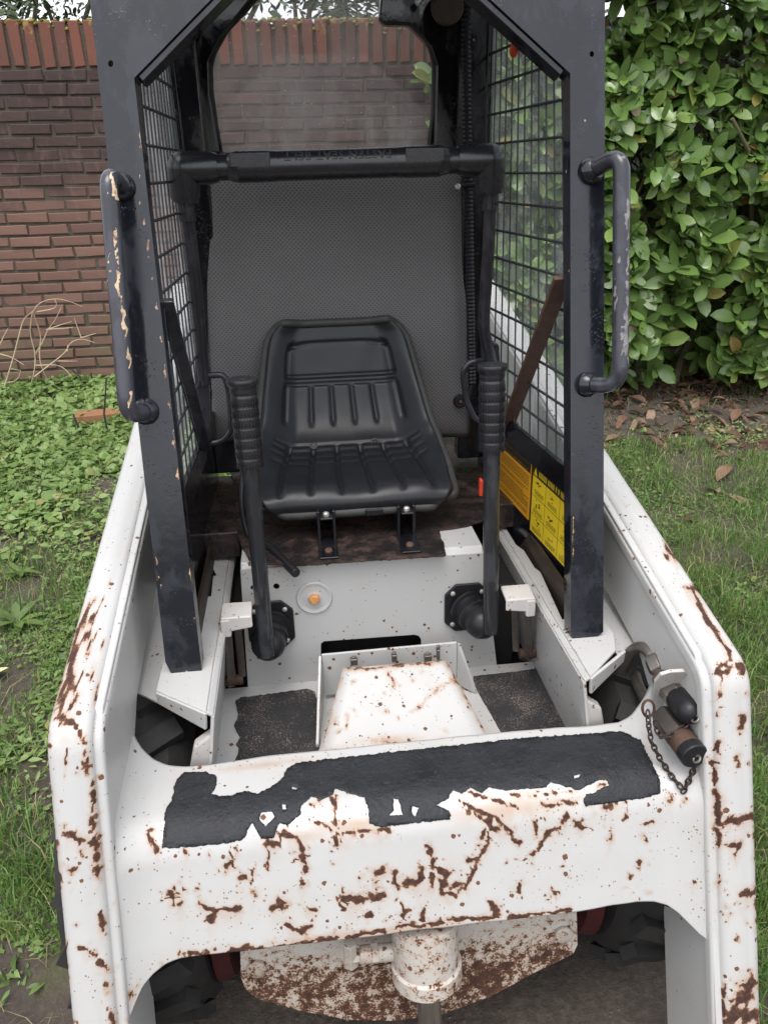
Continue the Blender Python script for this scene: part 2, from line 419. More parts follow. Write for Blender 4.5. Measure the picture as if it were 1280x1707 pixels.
def m_glass(name, dirt=.25, tint=(.93, .95, .95), haze=(.5, .47, .45), streaks=True, specks=True, ior=1.45):
    b = NB(name); b.t.nodes.remove(b.p)
    tr = b.n('ShaderNodeBsdfTransparent'); tr.inputs[0].default_value = (*tint, 1)
    gl = b.n('ShaderNodeBsdfGlossy'); gl.inputs['Color'].default_value = (.8, .8, .8, 1); gl.inputs['Roughness'].default_value = .05
    df0 = b.n('ShaderNodeBsdfDiffuse'); df0.inputs['Color'].default_value = (*haze, 1); dt = b.n('ShaderNodeBsdfTranslucent'); dt.inputs['Color'].default_value = (*haze, 1)
    df = b.n('ShaderNodeMixShader'); df.inputs[0].default_value = .55; b.l(df0.outputs[0], df.inputs[1]); b.l(dt.outputs[0], df.inputs[2])
    fr = b.n('ShaderNodeLayerWeight'); fr.inputs['Blend'].default_value = .5; refl = b.math('ADD', .012, b.math('MULTIPLY', b.math('POWER', fr.outputs['Facing'], 4.0), ior-1.1))
    m1 = b.n('ShaderNodeMixShader'); b.l(refl, m1.inputs[0]); b.l(tr.outputs[0], m1.inputs[1]); b.l(gl.outputs[0], m1.inputs[2])
    f = b.math('MULTIPLY', b.step(b.noise(7, 5, .65), .38, .8), dirt)
    if streaks: f = b.math('ADD', f, b.math('MULTIPLY', b.step(b.noise(26, 4, .6, b.scale((1, 1, .13))), .5, .8), dirt*.7))
    f = b.math('ADD', f, dirt*.25)
    if specks:
        v = b.n('ShaderNodeTexVoronoi'); v.inputs['Scale'].default_value = 75; b.l(b.tc, v.inputs['Vector'])
        sp = b.n('ShaderNodeSeparateColor'); b.l(v.outputs['Color'], sp.inputs[0])
        d = b.math('MULTIPLY', b.math('LESS_THAN', sp.outputs[0], .3), b.math('LESS_THAN', v.outputs['Distance'], b.math('MULTIPLY', b.math('POWER', sp.outputs[1], 3), .3)))
        f = b.math('ADD', f, b.math('MULTIPLY', d, .45))
    m2 = b.n('ShaderNodeMixShader'); b.l(f, m2.inputs[0]); b.l(m1.outputs[0], m2.inputs[1]); b.l(df.outputs[0], m2.inputs[2])
    b.l(m2.outputs[0], b.out.inputs['Surface']); return b.m
GLASS_REAR = m_glass('dirty_rear_glass', .30, (.93, .92, .93), (.55, .52, .50))
GLASS_SIDE = m_glass('dirty_side_glass', .42, (.97, .98, .98), (.6, .62, .62), ior=1.18)
GLASS_LEFT = m_glass('reflection_haze_side_glass', .6, (.9, .92, .92), (.8, .82, .85), ior=1.35)  # left pane: heavier dirt and pale haze painted in for its grey reflection
def m_brick(name, soldier=False):
    b = NB(name)
    oi = b.n('ShaderNodeObjectInfo'); rnd = oi.outputs['Random']
    geo = b.n('ShaderNodeNewGeometry'); sx = b.n('ShaderNodeSeparateXYZ'); b.l(geo.outputs['Position'], sx.inputs[0])
    pos = geo.outputs['Position']
    if soldier:
        base = b.ramp(rnd, [(0, (.13, .052, .037)), (.5, (.19, .068, .044)), (1, (.095, .048, .040))])
        base = b.mix(b.step(b.noise(14, 5, .7, pos), .48, .75), base, (.10, .055, .045))
        lich = b.step(b.math('ADD', b.noise(28, 4, .6, pos), b.math('MULTIPLY', b.math('SUBTRACT', sx.outputs[2], 1.97), 1.2)), .62, .74)
        base = b.mix(lich, base, (.30, .20, .06))
    else:
        low = b.ramp(rnd, [(0, (.150, .080, .062)), (.35, (.185, .100, .076)), (.7, (.168, .090, .070)), (1, (.128, .070, .059))])
        dark = b.ramp(rnd, [(0, (.048, .029, .027)), (.5, (.060, .034, .030)), (.93, (.045, .030, .029)), (1, (.10, .042, .034))])
        h = b.math('ADD', sx.outputs[2], b.math('MULTIPLY', b.math('SUBTRACT', b.noise(2.2, 3, .6, pos), .5), .5))
        base = b.mix(b.step(h, 1.05, 1.45), low, dark)
        base = b.mix(b.math('MULTIPLY', b.step(b.noise(20, 4, .6, b.scale((1, 1, .3), pos)), .5, .75), .35), base, (.21, .125, .10))
        base = b.mix(b.math('MULTIPLY', b.step(h, .75, .35), b.step(b.noise(16, 4, .6, pos), .42, .7)), base, (.13, .115, .06))
    base = b.mix(b.math('MULTIPLY', b.step(b.noise(170, 3, .6, pos), .55, .8), .4), base, (.05, .035, .03))
    return b.done(base, .85, 0, b.bump(b.noise(110, 5, .7, pos), .5, .004))
BRICK = m_brick('brick_face'); SOLDIER = m_brick('coping_brick_face', True)
def m_mortar():
    b = NB('mortar'); n = b.noise(26, 5, .7)
    return b.done(b.ramp(n, [(.3, (.050, .042, .033)), (.6, (.092, .075, .058)), (.8, (.082, .082, .046))]), .95, 0, b.bump(b.noise(150, 4), .6, .004))
MORTAR = m_mortar()
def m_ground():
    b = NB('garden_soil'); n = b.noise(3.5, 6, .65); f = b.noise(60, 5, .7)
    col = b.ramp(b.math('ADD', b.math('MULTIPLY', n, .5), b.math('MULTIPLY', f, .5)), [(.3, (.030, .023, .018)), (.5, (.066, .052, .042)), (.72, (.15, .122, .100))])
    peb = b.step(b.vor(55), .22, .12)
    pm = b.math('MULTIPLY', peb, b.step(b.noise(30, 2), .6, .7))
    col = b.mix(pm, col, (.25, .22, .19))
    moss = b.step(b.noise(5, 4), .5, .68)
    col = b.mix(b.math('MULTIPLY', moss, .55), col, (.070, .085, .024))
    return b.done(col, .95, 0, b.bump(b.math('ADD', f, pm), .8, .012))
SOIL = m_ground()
def m_leaf(name, stops, rough=.4, trans=.25, vein=False, spec=.5):
    b = NB(name); t = b.attr('tint')
    col = b.ramp(t, stops)
    if vein:
        w = b.attr('rib'); col = b.mix(b.math('MULTIPLY', w, .55), col, (.16, .21, .07))
        col = b.mix(b.math('MULTIPLY', b.step(b.noise(80, 3), .5, .8), .25), col, (.10, .12, .04))
    b.done(col, rough, 0, b.bump(b.noise(70, 3), .25, .003), spec)
    if trans:
        tl = b.n('ShaderNodeBsdfTranslucent'); b.l(col, tl.inputs[0]); mx = b.n('ShaderNodeMixShader'); mx.inputs[0].default_value = trans
        b.l(b.p.outputs[0], mx.inputs[1]); b.l(tl.outputs[0], mx.inputs[2]); b.l(mx.outputs[0], b.out.inputs['Surface'])
    return b.m
GRASS = m_leaf('grass_blades', [(0, (.050, .115, .026)), (.45, (.130, .240, .052)), (.75, (.20, .30, .078)), (.93, (.25, .26, .10)), (1, (.40, .33, .18))], .5, .3)
COVER = m_leaf('ground_cover_leaves', [(0, (.080, .135, .036)), (.5, (.17, .265, .070)), (.85, (.25, .34, .12)), (1, (.30, .28, .10))], .5, .3)
LAUREL = m_leaf('laurel_leaf', [(0, (.045, .105, .026)), (.45, (.125, .235, .052)), (.78, (.21, .33, .075)), (.9, (.24, .27, .060)), (.96, (.34, .30, .07)), (1, (.30, .14, .05))], .25, .22, True, .65)
LITTER = m_leaf('dead_leaf', [(0, (.055, .028, .018)), (.4, (.115, .060, .036)), (.75, (.20, .115, .072)), (1, (.32, .22, .15))], .65, .1)
IVY = m_leaf('evergreen_leaf', [(0, (.025, .045, .018)), (.6, (.06, .10, .035)), (1, (.16, .17, .10))], .5, .2)
MOSS = m_leaf('moss_cushion', [(0, (.07, .08, .012)), (.5, (.16, .15, .025)), (1, (.30, .22, .05))], .9, 0)
BARK = simple('bark', (.085, .07, .045), .85, 0, 30, .5, .5, .004)
BARKGREEN = simple('mossy_bark', (.095, .085, .045), .85, 0, 26, .45, .5, .004)
TWIG = simple('dry_twig', (.42, .32, .22), .7, 0, 40, .3)
TWIGDARK = simple('dark_twig', (.03, .025, .022), .8, 0, 40, .4)
YELLOW = simple('yellow_label', (.80, .58, .025), .4, 0, 9, .12, .05)
AMBER = simple('amber_label', (.72, .33, .018), .4, 0, 9, .12, .05)
INK = simple('black_print', (.018, .015, .012), .5, 0, 40, .2, .02)
# ================================================================== terrain
def gz(x, y):
    t = np.clip((np.asarray(y, float)-1.5)/3.2, 0, 1.15); return -.20 + .42*t
def ground_z(x, y):
    x = np.asarray(x, float); y = np.asarray(y, float)
    return gz(x, y) + .012*np.sin(x*5.1+1.3*np.sin(y*3.7)) + .010*np.sin(y*7.3+x*2.2) + .006*np.sin(x*17+y*11)
def make_ground():
    a = np.concatenate([np.linspace(-70, -5, 24), np.arange(-4.9, 4.9, .05), np.linspace(5, 70, 24)])
    c = np.concatenate([np.linspace(-30, -1.6, 14), np.arange(-1.5, 5.6, .05), np.linspace(5.8, 110, 26)])
    X, Y = np.meshgrid(a, c); V = np.stack([X, Y, ground_z(X, Y)], -1).reshape(-1, 3)
    n, m = len(a), len(c); i = (np.arange(m-1)[:, None]*n + np.arange(n-1)[None]).ravel()
    me = np_mesh('ground', V, [np.stack([i, i+1, i+n+1, i+n], -1)]); o = bpy.data.objects.new('ground', me); link(o)
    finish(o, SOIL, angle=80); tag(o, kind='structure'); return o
make_ground()

# ================================================================== skid steer loader
LOADER = root('skid_steer_loader', (0, 1.5, -.2), 'rusty white skid steer loader with black cab and empty seat standing on the grass', 'loader')

def arm_strokes(side):
    if side < 0: return [
        (3, [(150, 1010), (140, 1032)]), (6.5, [(132, 1050), (120, 1095)]), (8, [(118, 1100), (112, 1140)]), (7, [(110, 1145), (102, 1180)]), (3, [(154, 1025), (150, 1055), (145, 1090)]),
        (2, [(130, 1135)]), (3, [(126, 1165)]), (8, [(103, 1195), (118, 1203)]), (4, [(118, 1205), (132, 1216), (145, 1240)]), (3.5, [(147, 1255), (147, 1290)]),
        (2.5, [(162, 1155), (160, 1180)]), (2.5, [(160, 1117)]), (3, [(75, 1215), (74, 1245)]), (2, [(82, 1222)]), (2, [(169, 1070)]), (1.5, [(172, 997)]), (1.5, [(182, 975)]),
        (3, [(157, 1300), (155, 1350)]), (5.5, [(155, 1362), (160, 1400), (162, 1460)]), (5, [(112, 1387), (130, 1398), (155, 1405)]), (4, [(135, 1422)]), (4, [(117, 1453), (125, 1450)]),
        (4, [(77, 1310), (82, 1360), (86, 1395)]), (3.5, [(90, 1400), (95, 1445), (98, 1490)]), (2, [(110, 1600), (115, 1660)]), (2, [(104, 1550), (108, 1590)]), (3, [(169, 1525), (170, 1552)]), (3, [(137, 1580), (162, 1592)]), (4, [(165, 1605), (177, 1615)]),
        (3, [(175, 1637), (182, 1655)]), (4, [(188, 1690), (190, 1700)]), (4, [(118, 1700)]), (2, [(128, 1542)]), (1.5, [(128, 1290)]), (1.5, [(111, 1272)])]
    return [
        (2.5, [(1106, 908), (1118, 920)]), (3, [(1122, 922), (1131, 933)]), (3.5, [(1145, 984), (1162, 997), (1175, 1029), (1188, 1046), (1201, 1068)]), (2, [(1155, 973), (1160, 980)]),
        (4, [(1211, 1080), (1214, 1096)]), (3.5, [(1194, 1117), (1207, 1105)]), (4, [(1196, 1126), (1217, 1115)]), (4.5, [(1231, 1105), (1240, 1121)]), (2.5, [(1253, 1115), (1256, 1136)]), (1.5, [(1074, 911)]), (1.5, [(1190, 1028)]),
        (2.5, [(1197, 1148), (1197, 1160)]), (3, [(1197, 1191)]), (4.5, [(1235, 1193), (1234, 1212)]), (2, [(1245, 1158)]), (3, [(1198, 1237), (1199, 1258)]), (3, [(1231, 1260), (1226, 1277)]), (2, [(1247, 1275)]),
        (3.5, [(1189, 1270), (1189, 1305)]), (5, [(1190, 1318), (1197, 1330)]), (6, [(1196, 1335), (1197, 1375)]), (4, [(1196, 1380), (1197, 1415)]), (5.5, [(1212, 1370), (1232, 1366), (1255, 1362)]), (3.5, [(1215, 1412), (1230, 1405), (1227, 1425)]), (6, [(1236, 1491), (1255, 1486)]),
        (3, [(1197, 1472)]), (2.5, [(1217, 1525)]), (3, [(1260, 1380), (1261, 1440)]), (3, [(1262, 1455), (1263, 1550)]), (12, [(1250, 1640), (1225, 1690)]), (14, [(1215, 1700), (1255, 1690)]), (2, [(1204, 1640), (1206, 1690)]), (2, [(1230, 1505)]), (2, [(1228, 1560)])]
ARM_F = .365
def arm_path():
    P = bez([(0, 2.5, 1.013), (0, .863, .645), (0, .60, -.075)], n=12, r=.036)
    out = []
    for a, b in zip(P[:-1], P[1:]):
        n = max(1, int((b-a).length/(.0035 if a.y < 1.7 else .02)))
        for k in range(n): out.append(a.lerp(b, k/n))
    out.append(P[-1]); return out
def make_arm(s):
    path = arm_path(); prof = []                      # (x, depth below outer contour)
    prof += [(.426, .030), (.426, .018)] + [(.426+.006*(1-cos(t)), .018-.006*sin(t)) for t in np.linspace(.3, pi/2, 4)] + [(.436, .0117), (.4385, .0105)]
    prof += [(.4385+.014*(1-cos(t)), .0115-.0110*sin(t)) for t in np.linspace(.2, pi/2, 6)]
    prof += [(x, .0005-.0022*sin(pi*(x-.4525)/.029)) for x in np.arange(.455, .481, .003)]
    prof += [(.482+.018*sin(t), .018*(1-cos(t))) for t in np.linspace(0, pi/2, 11)] + [(.500, .032), (.500, .045)]
    V = []; n = len(path)
    for i, p in enumerate(path):
        t = (path[min(i+1, n-1)]-path[max(i-1, 0)]).normalized(); nrm = Vector((0, t.z, -t.y))
        if nrm.z < -.2 or (nrm.y > 0): nrm = -nrm
        dent = .0012*mnoise.noise(p*9+Vector((s*3, 0, 0)))
        for x, d in prof: V.append(Vector((s*x, p.y, p.z))-nrm*(d+dent))
    m = len(prof); V = np.array(V)
    i = (np.arange(n-1)[:, None]*m+np.arange(m-1)[None]).ravel(); Q = np.stack([i, i+1, i+m+1, i+m], -1)
    if s > 0: Q = Q[:, ::-1]
    me = np_mesh('lift_arm', V, [Q])
    # closed side body just inside the bent cover plate
    mb = MB(); C = [(2.5, 1.010), (.868, .643), (.866, .635), (.605, -.075), (.79, -.075), (.985, .47), (1.075, .535), (2.5, .84)]
    C2 = [(2.5, .978), (.902, .612), (.895, .600), (.638, -.075), (.79, -.075), (.985, .47), (1.075, .535), (2.5, .84)]; C[1:3] = [(.905, .648), (.872, .612)]
    mb.prism([(s*.429, y, z) for y, z in C], (s*.048, 0, 0)); mb.prism([(s*.470, y, z) for y, z in [(a+(.0005 if k in (4, 5, 6, 7) else 0), c_+(.0006 if k in (6, 7) else 0)) for k, (a, c_) in enumerate(C2)]], (s*.0285, 0, 0))
    o = mb.build('lift_arm', WHITE_CLEAN, LOADER, bevel=.003)
    c = bpy.data.objects.new('arm_cover_plate', me); link(c, o); finish(c, WHITE, angle=60)
    w = stroke_wear(V, arm_strokes(s))
    # chafed outer edge and bare lower end
    attr(me, 'wear', w); attr(me, 'stain', STAIN)
    return o
ARM_L = make_arm(-1); ARM_R = make_arm(1)

# ---- cross member between the arms
CROSS_STROKES = [
    (5, [(250, 1390), (260, 1415)]), (2.5, [(395, 1417), (386, 1434)]), (2.5, [(383, 1438), (377, 1452)]), (4, [(465, 1388), (480, 1395), (492, 1397), (505, 1415)]), (4, [(503, 1415), (502, 1430), (509, 1450)]),
    (4, [(445, 1406), (462, 1407)]), (1.5, [(446, 1415), (445, 1450)]), (4, [(335, 1510), (360, 1517), (400, 1516)]), (5.5, [(360, 1520), (350, 1535)]), (4.5, [(284, 1488), (285, 1497)]), (2, [(287, 1500), (289, 1512)]), (4, [(298, 1508), (304, 1505)]),
    (5, [(468, 1500), (478, 1508), (457, 1513)]), (4.5, [(401, 1462), (408, 1464)]), (4.5, [(422, 1487)]), (3, [(307, 1482)]), (3, [(328, 1483)]), (3.5, [(480, 1542), (505, 1552), (520, 1545)]),
    (6, [(575, 1495), (590, 1500), (605, 1499)]), (6, [(620, 1495), (640, 1490)]), (6, [(640, 1451), (625, 1456)]), (3, [(515, 1517), (525, 1517)]), (4, [(507, 1472)]), (1.5, [(560, 1500), (575, 1517)]), (3.5, [(310, 1422)]), (3, [(600, 1463)]), (3.5, [(608, 1526), (617, 1524)]), (2, [(423, 1455)]), (2, [(349, 1428)]),
    (5, [(655, 1455), (662, 1475)]), (6, [(675, 1472), (695, 1470), (702, 1450)]), (4, [(716, 1412), (720, 1430), (722, 1450)]), (6, [(725, 1447), (742, 1455), (740, 1475)]), (4, [(737, 1487), (755, 1494)]), (3, [(720, 1460), (720, 1480)]),
    (3, [(815, 1397), (803, 1420)]), (3, [(800, 1425), (777, 1480)]), (3, [(777, 1436), (795, 1430)]), (2.5, [(768, 1335), (830, 1365)]), (3, [(830, 1367), (852, 1392), (865, 1407)]), (2, [(772, 1348), (815, 1370)]), (2, [(800, 1397), (822, 1362)]), (4, [(818, 1382), (835, 1382)]),
    (3.5, [(943, 1360), (938, 1372)]), (5, [(925, 1383), (913, 1390)]), (2.5, [(910, 1392), (895, 1420)]), (3.5, [(887, 1423)]), (1.8, [(887, 1370), (895, 1397)]), (3.5, [(961, 1377), (970, 1377)]), (3.5, [(1018, 1393), (1015, 1400)]), (2.5, [(1069, 1393), (1076, 1402)]), (2, [(1074, 1374), (1085, 1370)]), (1.8, [(1044, 1352), (1041, 1362)]), (3.5, [(1005, 1345), (1025, 1342)]),
    (3, [(1065, 1437), (1063, 1446)]), (2.5, [(1050, 1462)]), (3, [(1155, 1475)]), (3.5, [(867, 1472), (866, 1484)]), (2.5, [(937, 1447)]), (5, [(822, 1508), (827, 1525)]), (3.5, [(758, 1478), (764, 1472)]), (3.5, [(668, 1522), (677, 1519)]), (3.5, [(703, 1518), (708, 1532)]), (2.5, [(1140, 1335)]), (3, [(1112, 1325), (1115, 1335)]), (3, [(923, 1493)]), (2.5, [(912, 1497)]), (3, [(1060, 1510)]), (2, [(845, 1440)]),
    (3.5, [(560, 1392), (590, 1385)]), (3, [(600, 1385), (650, 1385)]), (3, [(555, 1330), (560, 1372)]), (3.5, [(530, 1370), (540, 1378)]), (3.5, [(475, 1385), (485, 1390)]), (2.5, [(560, 1395), (562, 1410)]), (4, [(998, 1308), (1004, 1304)]), (2, [(850, 1325), (960, 1322)]), (2.5, [(902, 1343), (960, 1338)]), (2, [(780, 1320), (860, 1345)]), (2, [(520, 1340), (535, 1336)]),
    (4, [(385, 1586), (440, 1580)]), (3.5, [(455, 1580), (560, 1562)]), (4, [(575, 1562), (640, 1552)]), (3.5, [(665, 1545), (740, 1538)]), (3, [(750, 1535), (830, 1528)]), (2.5, [(845, 1530), (950, 1517)]), (4, [(214, 1662), (222, 1655)]), (3, [(318, 1592), (345, 1588)]), (2, [(270, 1608)])]
REAR_PX = [(205, 1215), (214, 1236), (226, 1252), (240, 1265), (258, 1274), (280, 1279), (310, 1281), (345, 1279), (390, 1272), (470, 1262), (540, 1255), (620, 1246), (700, 1238), (780, 1230), (860, 1222), (940, 1216), (1000, 1212), (1030, 1208), (1052, 1197), (1070, 1180), (1090, 1156)]
BOT_PX = [(190, 1688), (204, 1683), (222, 1672), (228, 1658), (240, 1636), (256, 1621), (276, 1608), (300, 1599), (330, 1593), (385, 1587), (500, 1573), (620, 1560), (780, 1541), (960, 1520), (1020, 1510), (1060, 1505), (1090, 1505), (1112, 1510), (1128, 1519), (1142, 1531), (1158, 1544), (1178, 1553), (1200, 1562)]
TOPZ = .468; CY = .842
FP = ((0, CY, TOPZ), (0, -1, .36))
def make_cross():
    R = np.array([at(x, y, Z=TOPZ) for x, y in REAR_PX]); B = np.array([at(x, y, pl=FP) for x, y in BOT_PX])
    xs = np.linspace(-.432, .432, 300)
    ry = np.interp(xs, R[:, 0], R[:, 1]); bz = np.interp(xs, B[:, 0], B[:, 2])
    V = []
    rows = None
    for x, yr, zb in zip(xs, ry, bz):
        yb = CY - .36*(TOPZ-zb)
        side = max(0, (abs(x)-.365)/.065)              # fillet into the arm at both ends
        lift = .055*(1-math.sqrt(max(0, 1-min(1, side)**2)))
        c = bez([(x, yr, TOPZ+.004), (x, CY, TOPZ), (x, yb, zb)], n=14, r=.045)
        top = [Vector(c[0]).lerp(c[1], t) for t in np.linspace(0, 1, 26)[:-1]]
        front = [Vector(c[-2]).lerp(c[-1], t) for t in np.linspace(0, 1, 75)]
        col = top + c[1:-2] + front
        L = len(col)
        for k, p in enumerate(col):
            f = max(0, 1-k/60)
            d = .0016*mnoise.noise(Vector((p.x*7, p.y*7, p.z*7))) + .0009*mnoise.noise(p*21)
            V.append((p.x, p.y-.022*side**2*min(1, k/30)+d, p.z + lift*f*.8+d))
        rows = L
    V = np.array(V); n = len(xs)
    i = (np.arange(n-1)[:, None]*rows+np.arange(rows-1)[None]).ravel()
    me = np_mesh('cross_member', V, [np.stack([i, i+1, i+rows+1, i+rows], -1)])
    attr(me, 'wear', stroke_wear(V, CROSS_STROKES)); P_ = proj(V); st = STAIN
    for (ex, ey, er, ea, ew) in ((590, 1375, 70, 14, .8), (840, 1350, 90, 22, .75), (500, 1395, 60, 12, .6), (440, 1275, 90, 7, .55), (1160, 1250, 22, 60, .4), (930, 1335, 70, 8, .6), (720, 1470, 60, 40, .35), (620, 1555, 240, 9, .7), (300, 1330, 16, 40, .4), (1075, 1260, 10, 30, .45)):
        st = np.maximum(st, ew*np.exp(-((P_[:, 0]-ex)/er)**2-((P_[:, 1]-ey-(ex-P_[:, 0])*-.0-(P_[:, 0]-ex)*-.11)/ea)**2))
    attr(me, 'stain', st)
    o = bpy.data.objects.new('cross_member', me); link(o, LOADER)
    finish(o, WHITE, angle=70, solid=.009, offset=-1); return o
CROSS = make_cross()
def bvh_of(o):
    me = o.data; return BVHTree.FromPolygons([v.co for v in me.vertices], [tuple(p.vertices) for p in me.polygons])
def on_surface(name, bvh, outline, holes, mat, parent, step=7, lift=.0015, thick=.002, rag=None):
    if rag: outline = ragged(outline, *rag); holes = [ragged(h, rag[0], rag[1]*.6, 3) for h in holes]
    pts, T = poly_cdt(outline, holes, step); V = []
    for x, y in pts:
        d = Vector(ray(x, y)).normalized(); hit = bvh.ray_cast(Vector(CAM), d)
        if hit[0] is None: V.append(Vector(at(x, y, Z=TOPZ))); continue
        nrm = hit[1] if hit[1].dot(d) < 0 else -hit[1]
        V.append(hit[0]+nrm*lift)
    me = bpy.data.meshes.new(name); me.from_pydata(V, [], T)
    bm = bmesh.new(); bm.from_mesh(me); bmesh.ops.recalc_face_normals(bm, faces=bm.faces); bm.normal_update()
    if sum(f.normal.dot(Vector(CAM)-f.calc_center_median()) for f in bm.faces) < 0: bmesh.ops.reverse_faces(bm, faces=bm.faces)
    bm.to_mesh(me); bm.free()
    o = bpy.data.objects.new(name, me); link(o, parent); return finish(o, mat, angle=60, solid=thick, offset=-.2)
BV = bvh_of(CROSS)
STRIP_PX = [(271, 1414), (273, 1387), (276, 1351), (287, 1333), (291, 1312), (294, 1301), (308, 1288), (344, 1287), (362, 1294), (360, 1315), (353, 1324), (368, 1329), (390, 1325), (407, 1319), (429, 1324), (454, 1311), (474, 1295), (479, 1281), (494, 1272), (600, 1260), (720, 1247), (860, 1232), (1025, 1220), (1039, 1220), (1068, 1235), (1082, 1263), (1097, 1295), (1101, 1322), (1075, 1330), (1025, 1337), (975, 1344), (972, 1332), (976, 1324), (989, 1321), (1014, 1309), (1009, 1300), (996, 1302), (980, 1309), (964, 1318), (940, 1310), (917, 1304), (910, 1313), (842, 1318), (816, 1313), (802, 1322), (784, 1313), (770, 1324), (754, 1317), (746, 1333), (727, 1342), (745, 1350), (751, 1358), (750, 1366), (720, 1369), (680, 1374), (634, 1379), (616, 1373), (614, 1351), (607, 1329), (585, 1324), (558, 1315), (555, 1326), (537, 1333), (519, 1328), (501, 1344), (501, 1358), (479, 1376), (465, 1372), (457, 1396), (436, 1399), (429, 1387), (420, 1373), (409, 1394), (404, 1401), (389, 1404), (332, 1411)]
STRIP_H = [[(436, 1355), (454, 1353), (458, 1362), (443, 1378), (432, 1365)], [(470, 1341), (476, 1341), (477, 1349), (471, 1350)], [(655, 1331), (664, 1333), (668, 1345), (671, 1358), (648, 1360), (657, 1351)], [(688, 1344), (698, 1347), (691, 1362), (686, 1353)], [(487, 1312), (496, 1314), (494, 1317), (487, 1316)], [(956, 1294), (966, 1291), (964, 1296), (957, 1298)]]
on_surface('anti_slip_strip', BV, STRIP_PX, STRIP_H, STRIP, CROSS, lift=.0008, thick=.0006, rag=(1.5, 1.9, 1))
# rusty belly plate under the cross member
BELLY = ((0, .865, .2), (0, -1, .12))
bo = sheet('belly_plate', [(400, 1560), (960, 1490), (962, 1575), (955, 1590), (890, 1622), (820, 1660), (740, 1690), (660, 1702), (580, 1700), (500, 1685), (430, 1665), (410, 1650), (402, 1630)], WHITE_RUSTY, CROSS, thick=.02, step=8, pl=BELLY)
V = np.array([v.co for v in bo.data.vertices]); P = proj(V)
edge = np.interp(P[:, 0], [400, 560, 700, 960], [1605, 1590, 1580, 1535])
attr(bo.data, 'wear', np.clip(.32+(P[:, 1]-edge)/170, .12, .62))
WHITE_RUSTY2 = white_paint('white_paint_rusty_boss', .6, .30, (.40, .37, .33), 1.4)
for px, py, r in ((428, 1612, 22), (938, 1555, 20)):
    p = Vector(at(px, py, pl=BELLY)); MB().lathe([(0, .016), (.007, .016), (.010, .010), (.010, .002)], p, (0, -1, .1), 20).build('pivot_boss', WHITE_RUSTY2, CROSS, bevel=.002)
# tilt cylinder
c0 = Vector(at(706, 1525, Y=.825)); c1 = Vector(at(711, 1612, Y=.808)); ax = (c1-c0).normalized()
cyl = MB().lathe([(0, .052), ((c1-c0).length-.016, .052), ((c1-c0).length-.012, .0555), ((c1-c0).length+.012, .0555), ((c1-c0).length+.016, .050), ((c1-c0).length+.016, .02)], c0, ax, 40).build('tilt_cylinder', WHITE_RUSTY, LOADER, angle=40)
MB().lathe([(0, .0195), (.5, .0195)], c1, ax, 24).build('piston_rod', CHROME, cyl)
f0 = Vector(at(612, 1590, Y=.82))
attr(cyl.data, 'wear', [.30]*len(cyl.data.vertices))
MB().tube([f0+Vector((-.012, 0, 0)), f0+Vector((.045, 0, -.002))], [.014, .014], 16).tube([f0+Vector((-.026, 0, .03)), f0+Vector((-.026, 0, -.020))], [.011, .0125], 6).tube([f0+Vector((-.03, 0, -.002)), f0+Vector((-.004, 0, -.002))], .0115, 6).tube([f0+Vector((.006, 0, 0)), f0+Vector((.018, 0, 0))], .0165, 6).build('hose_fitting', WHITE_RUSTY2, cyl, bevel=.002)

# ---- wheels
def make_wheel(x, y, s):
    w = MB(); R = .346; hw = .105; ZC = .150
    prof = [(-hw+.01, .20), (-hw, .24), (-hw-.005, .29), (-hw+.008, R-.035), (-hw+.03, R-.018), (hw-.03, R-.018), (hw-.008, R-.035), (hw+.005, .29), (hw, .24), (hw-.01, .20)]
    w.lathe(prof, (x, y, ZC), (1, 0, 0), 56)
    for k in range(22):
        for h in (-1, 1):
            a = 2*pi*(k+.5*(h > 0))/22
            rr = Matrix.Rotation(a, 3, 'X') @ Matrix.Rotation(h*radians(32), 3, 'Z')
            w.box((x+h*.050, y-sin(a)*(R-.013), ZC+cos(a)*(R-.013)), (.098, .036, .022), rr)
    o = w.build('wheel', TYRE, LOADER, angle=30)
    MB().lathe([(-.150, .05), (-.150, .19), (-.142, .215), (-.112, .222), (-.108, .2)], (x, y-.030, .075), (s, 0, 0), 40).build('hub_drum', DARKRED, o)
    MB().lathe([(-.108, .12), (-.109, .225), (-.10, .235), (-.09, .195)], (x, y, ZC), (s, 0, 0), 40).lathe([(-.085, .205), (-.07, .19), (-.03, .17), (-.03, .03)], (x, y, ZC), (s, 0, 0), 36).lathe([(.02, .17), (.03, .17), (.11, .205)][::-1], (x, y, ZC), (s, 0, 0), 36).lathe([(-.17, .075), (-.03, .085)], (x, y, ZC), (s, 0, 0), 24).build('rim', RED, o)
for x, s in ((-.462, -1), (.475, 1)):
    make_wheel(x, 1.195, s); make_wheel(x, 1.98, s)

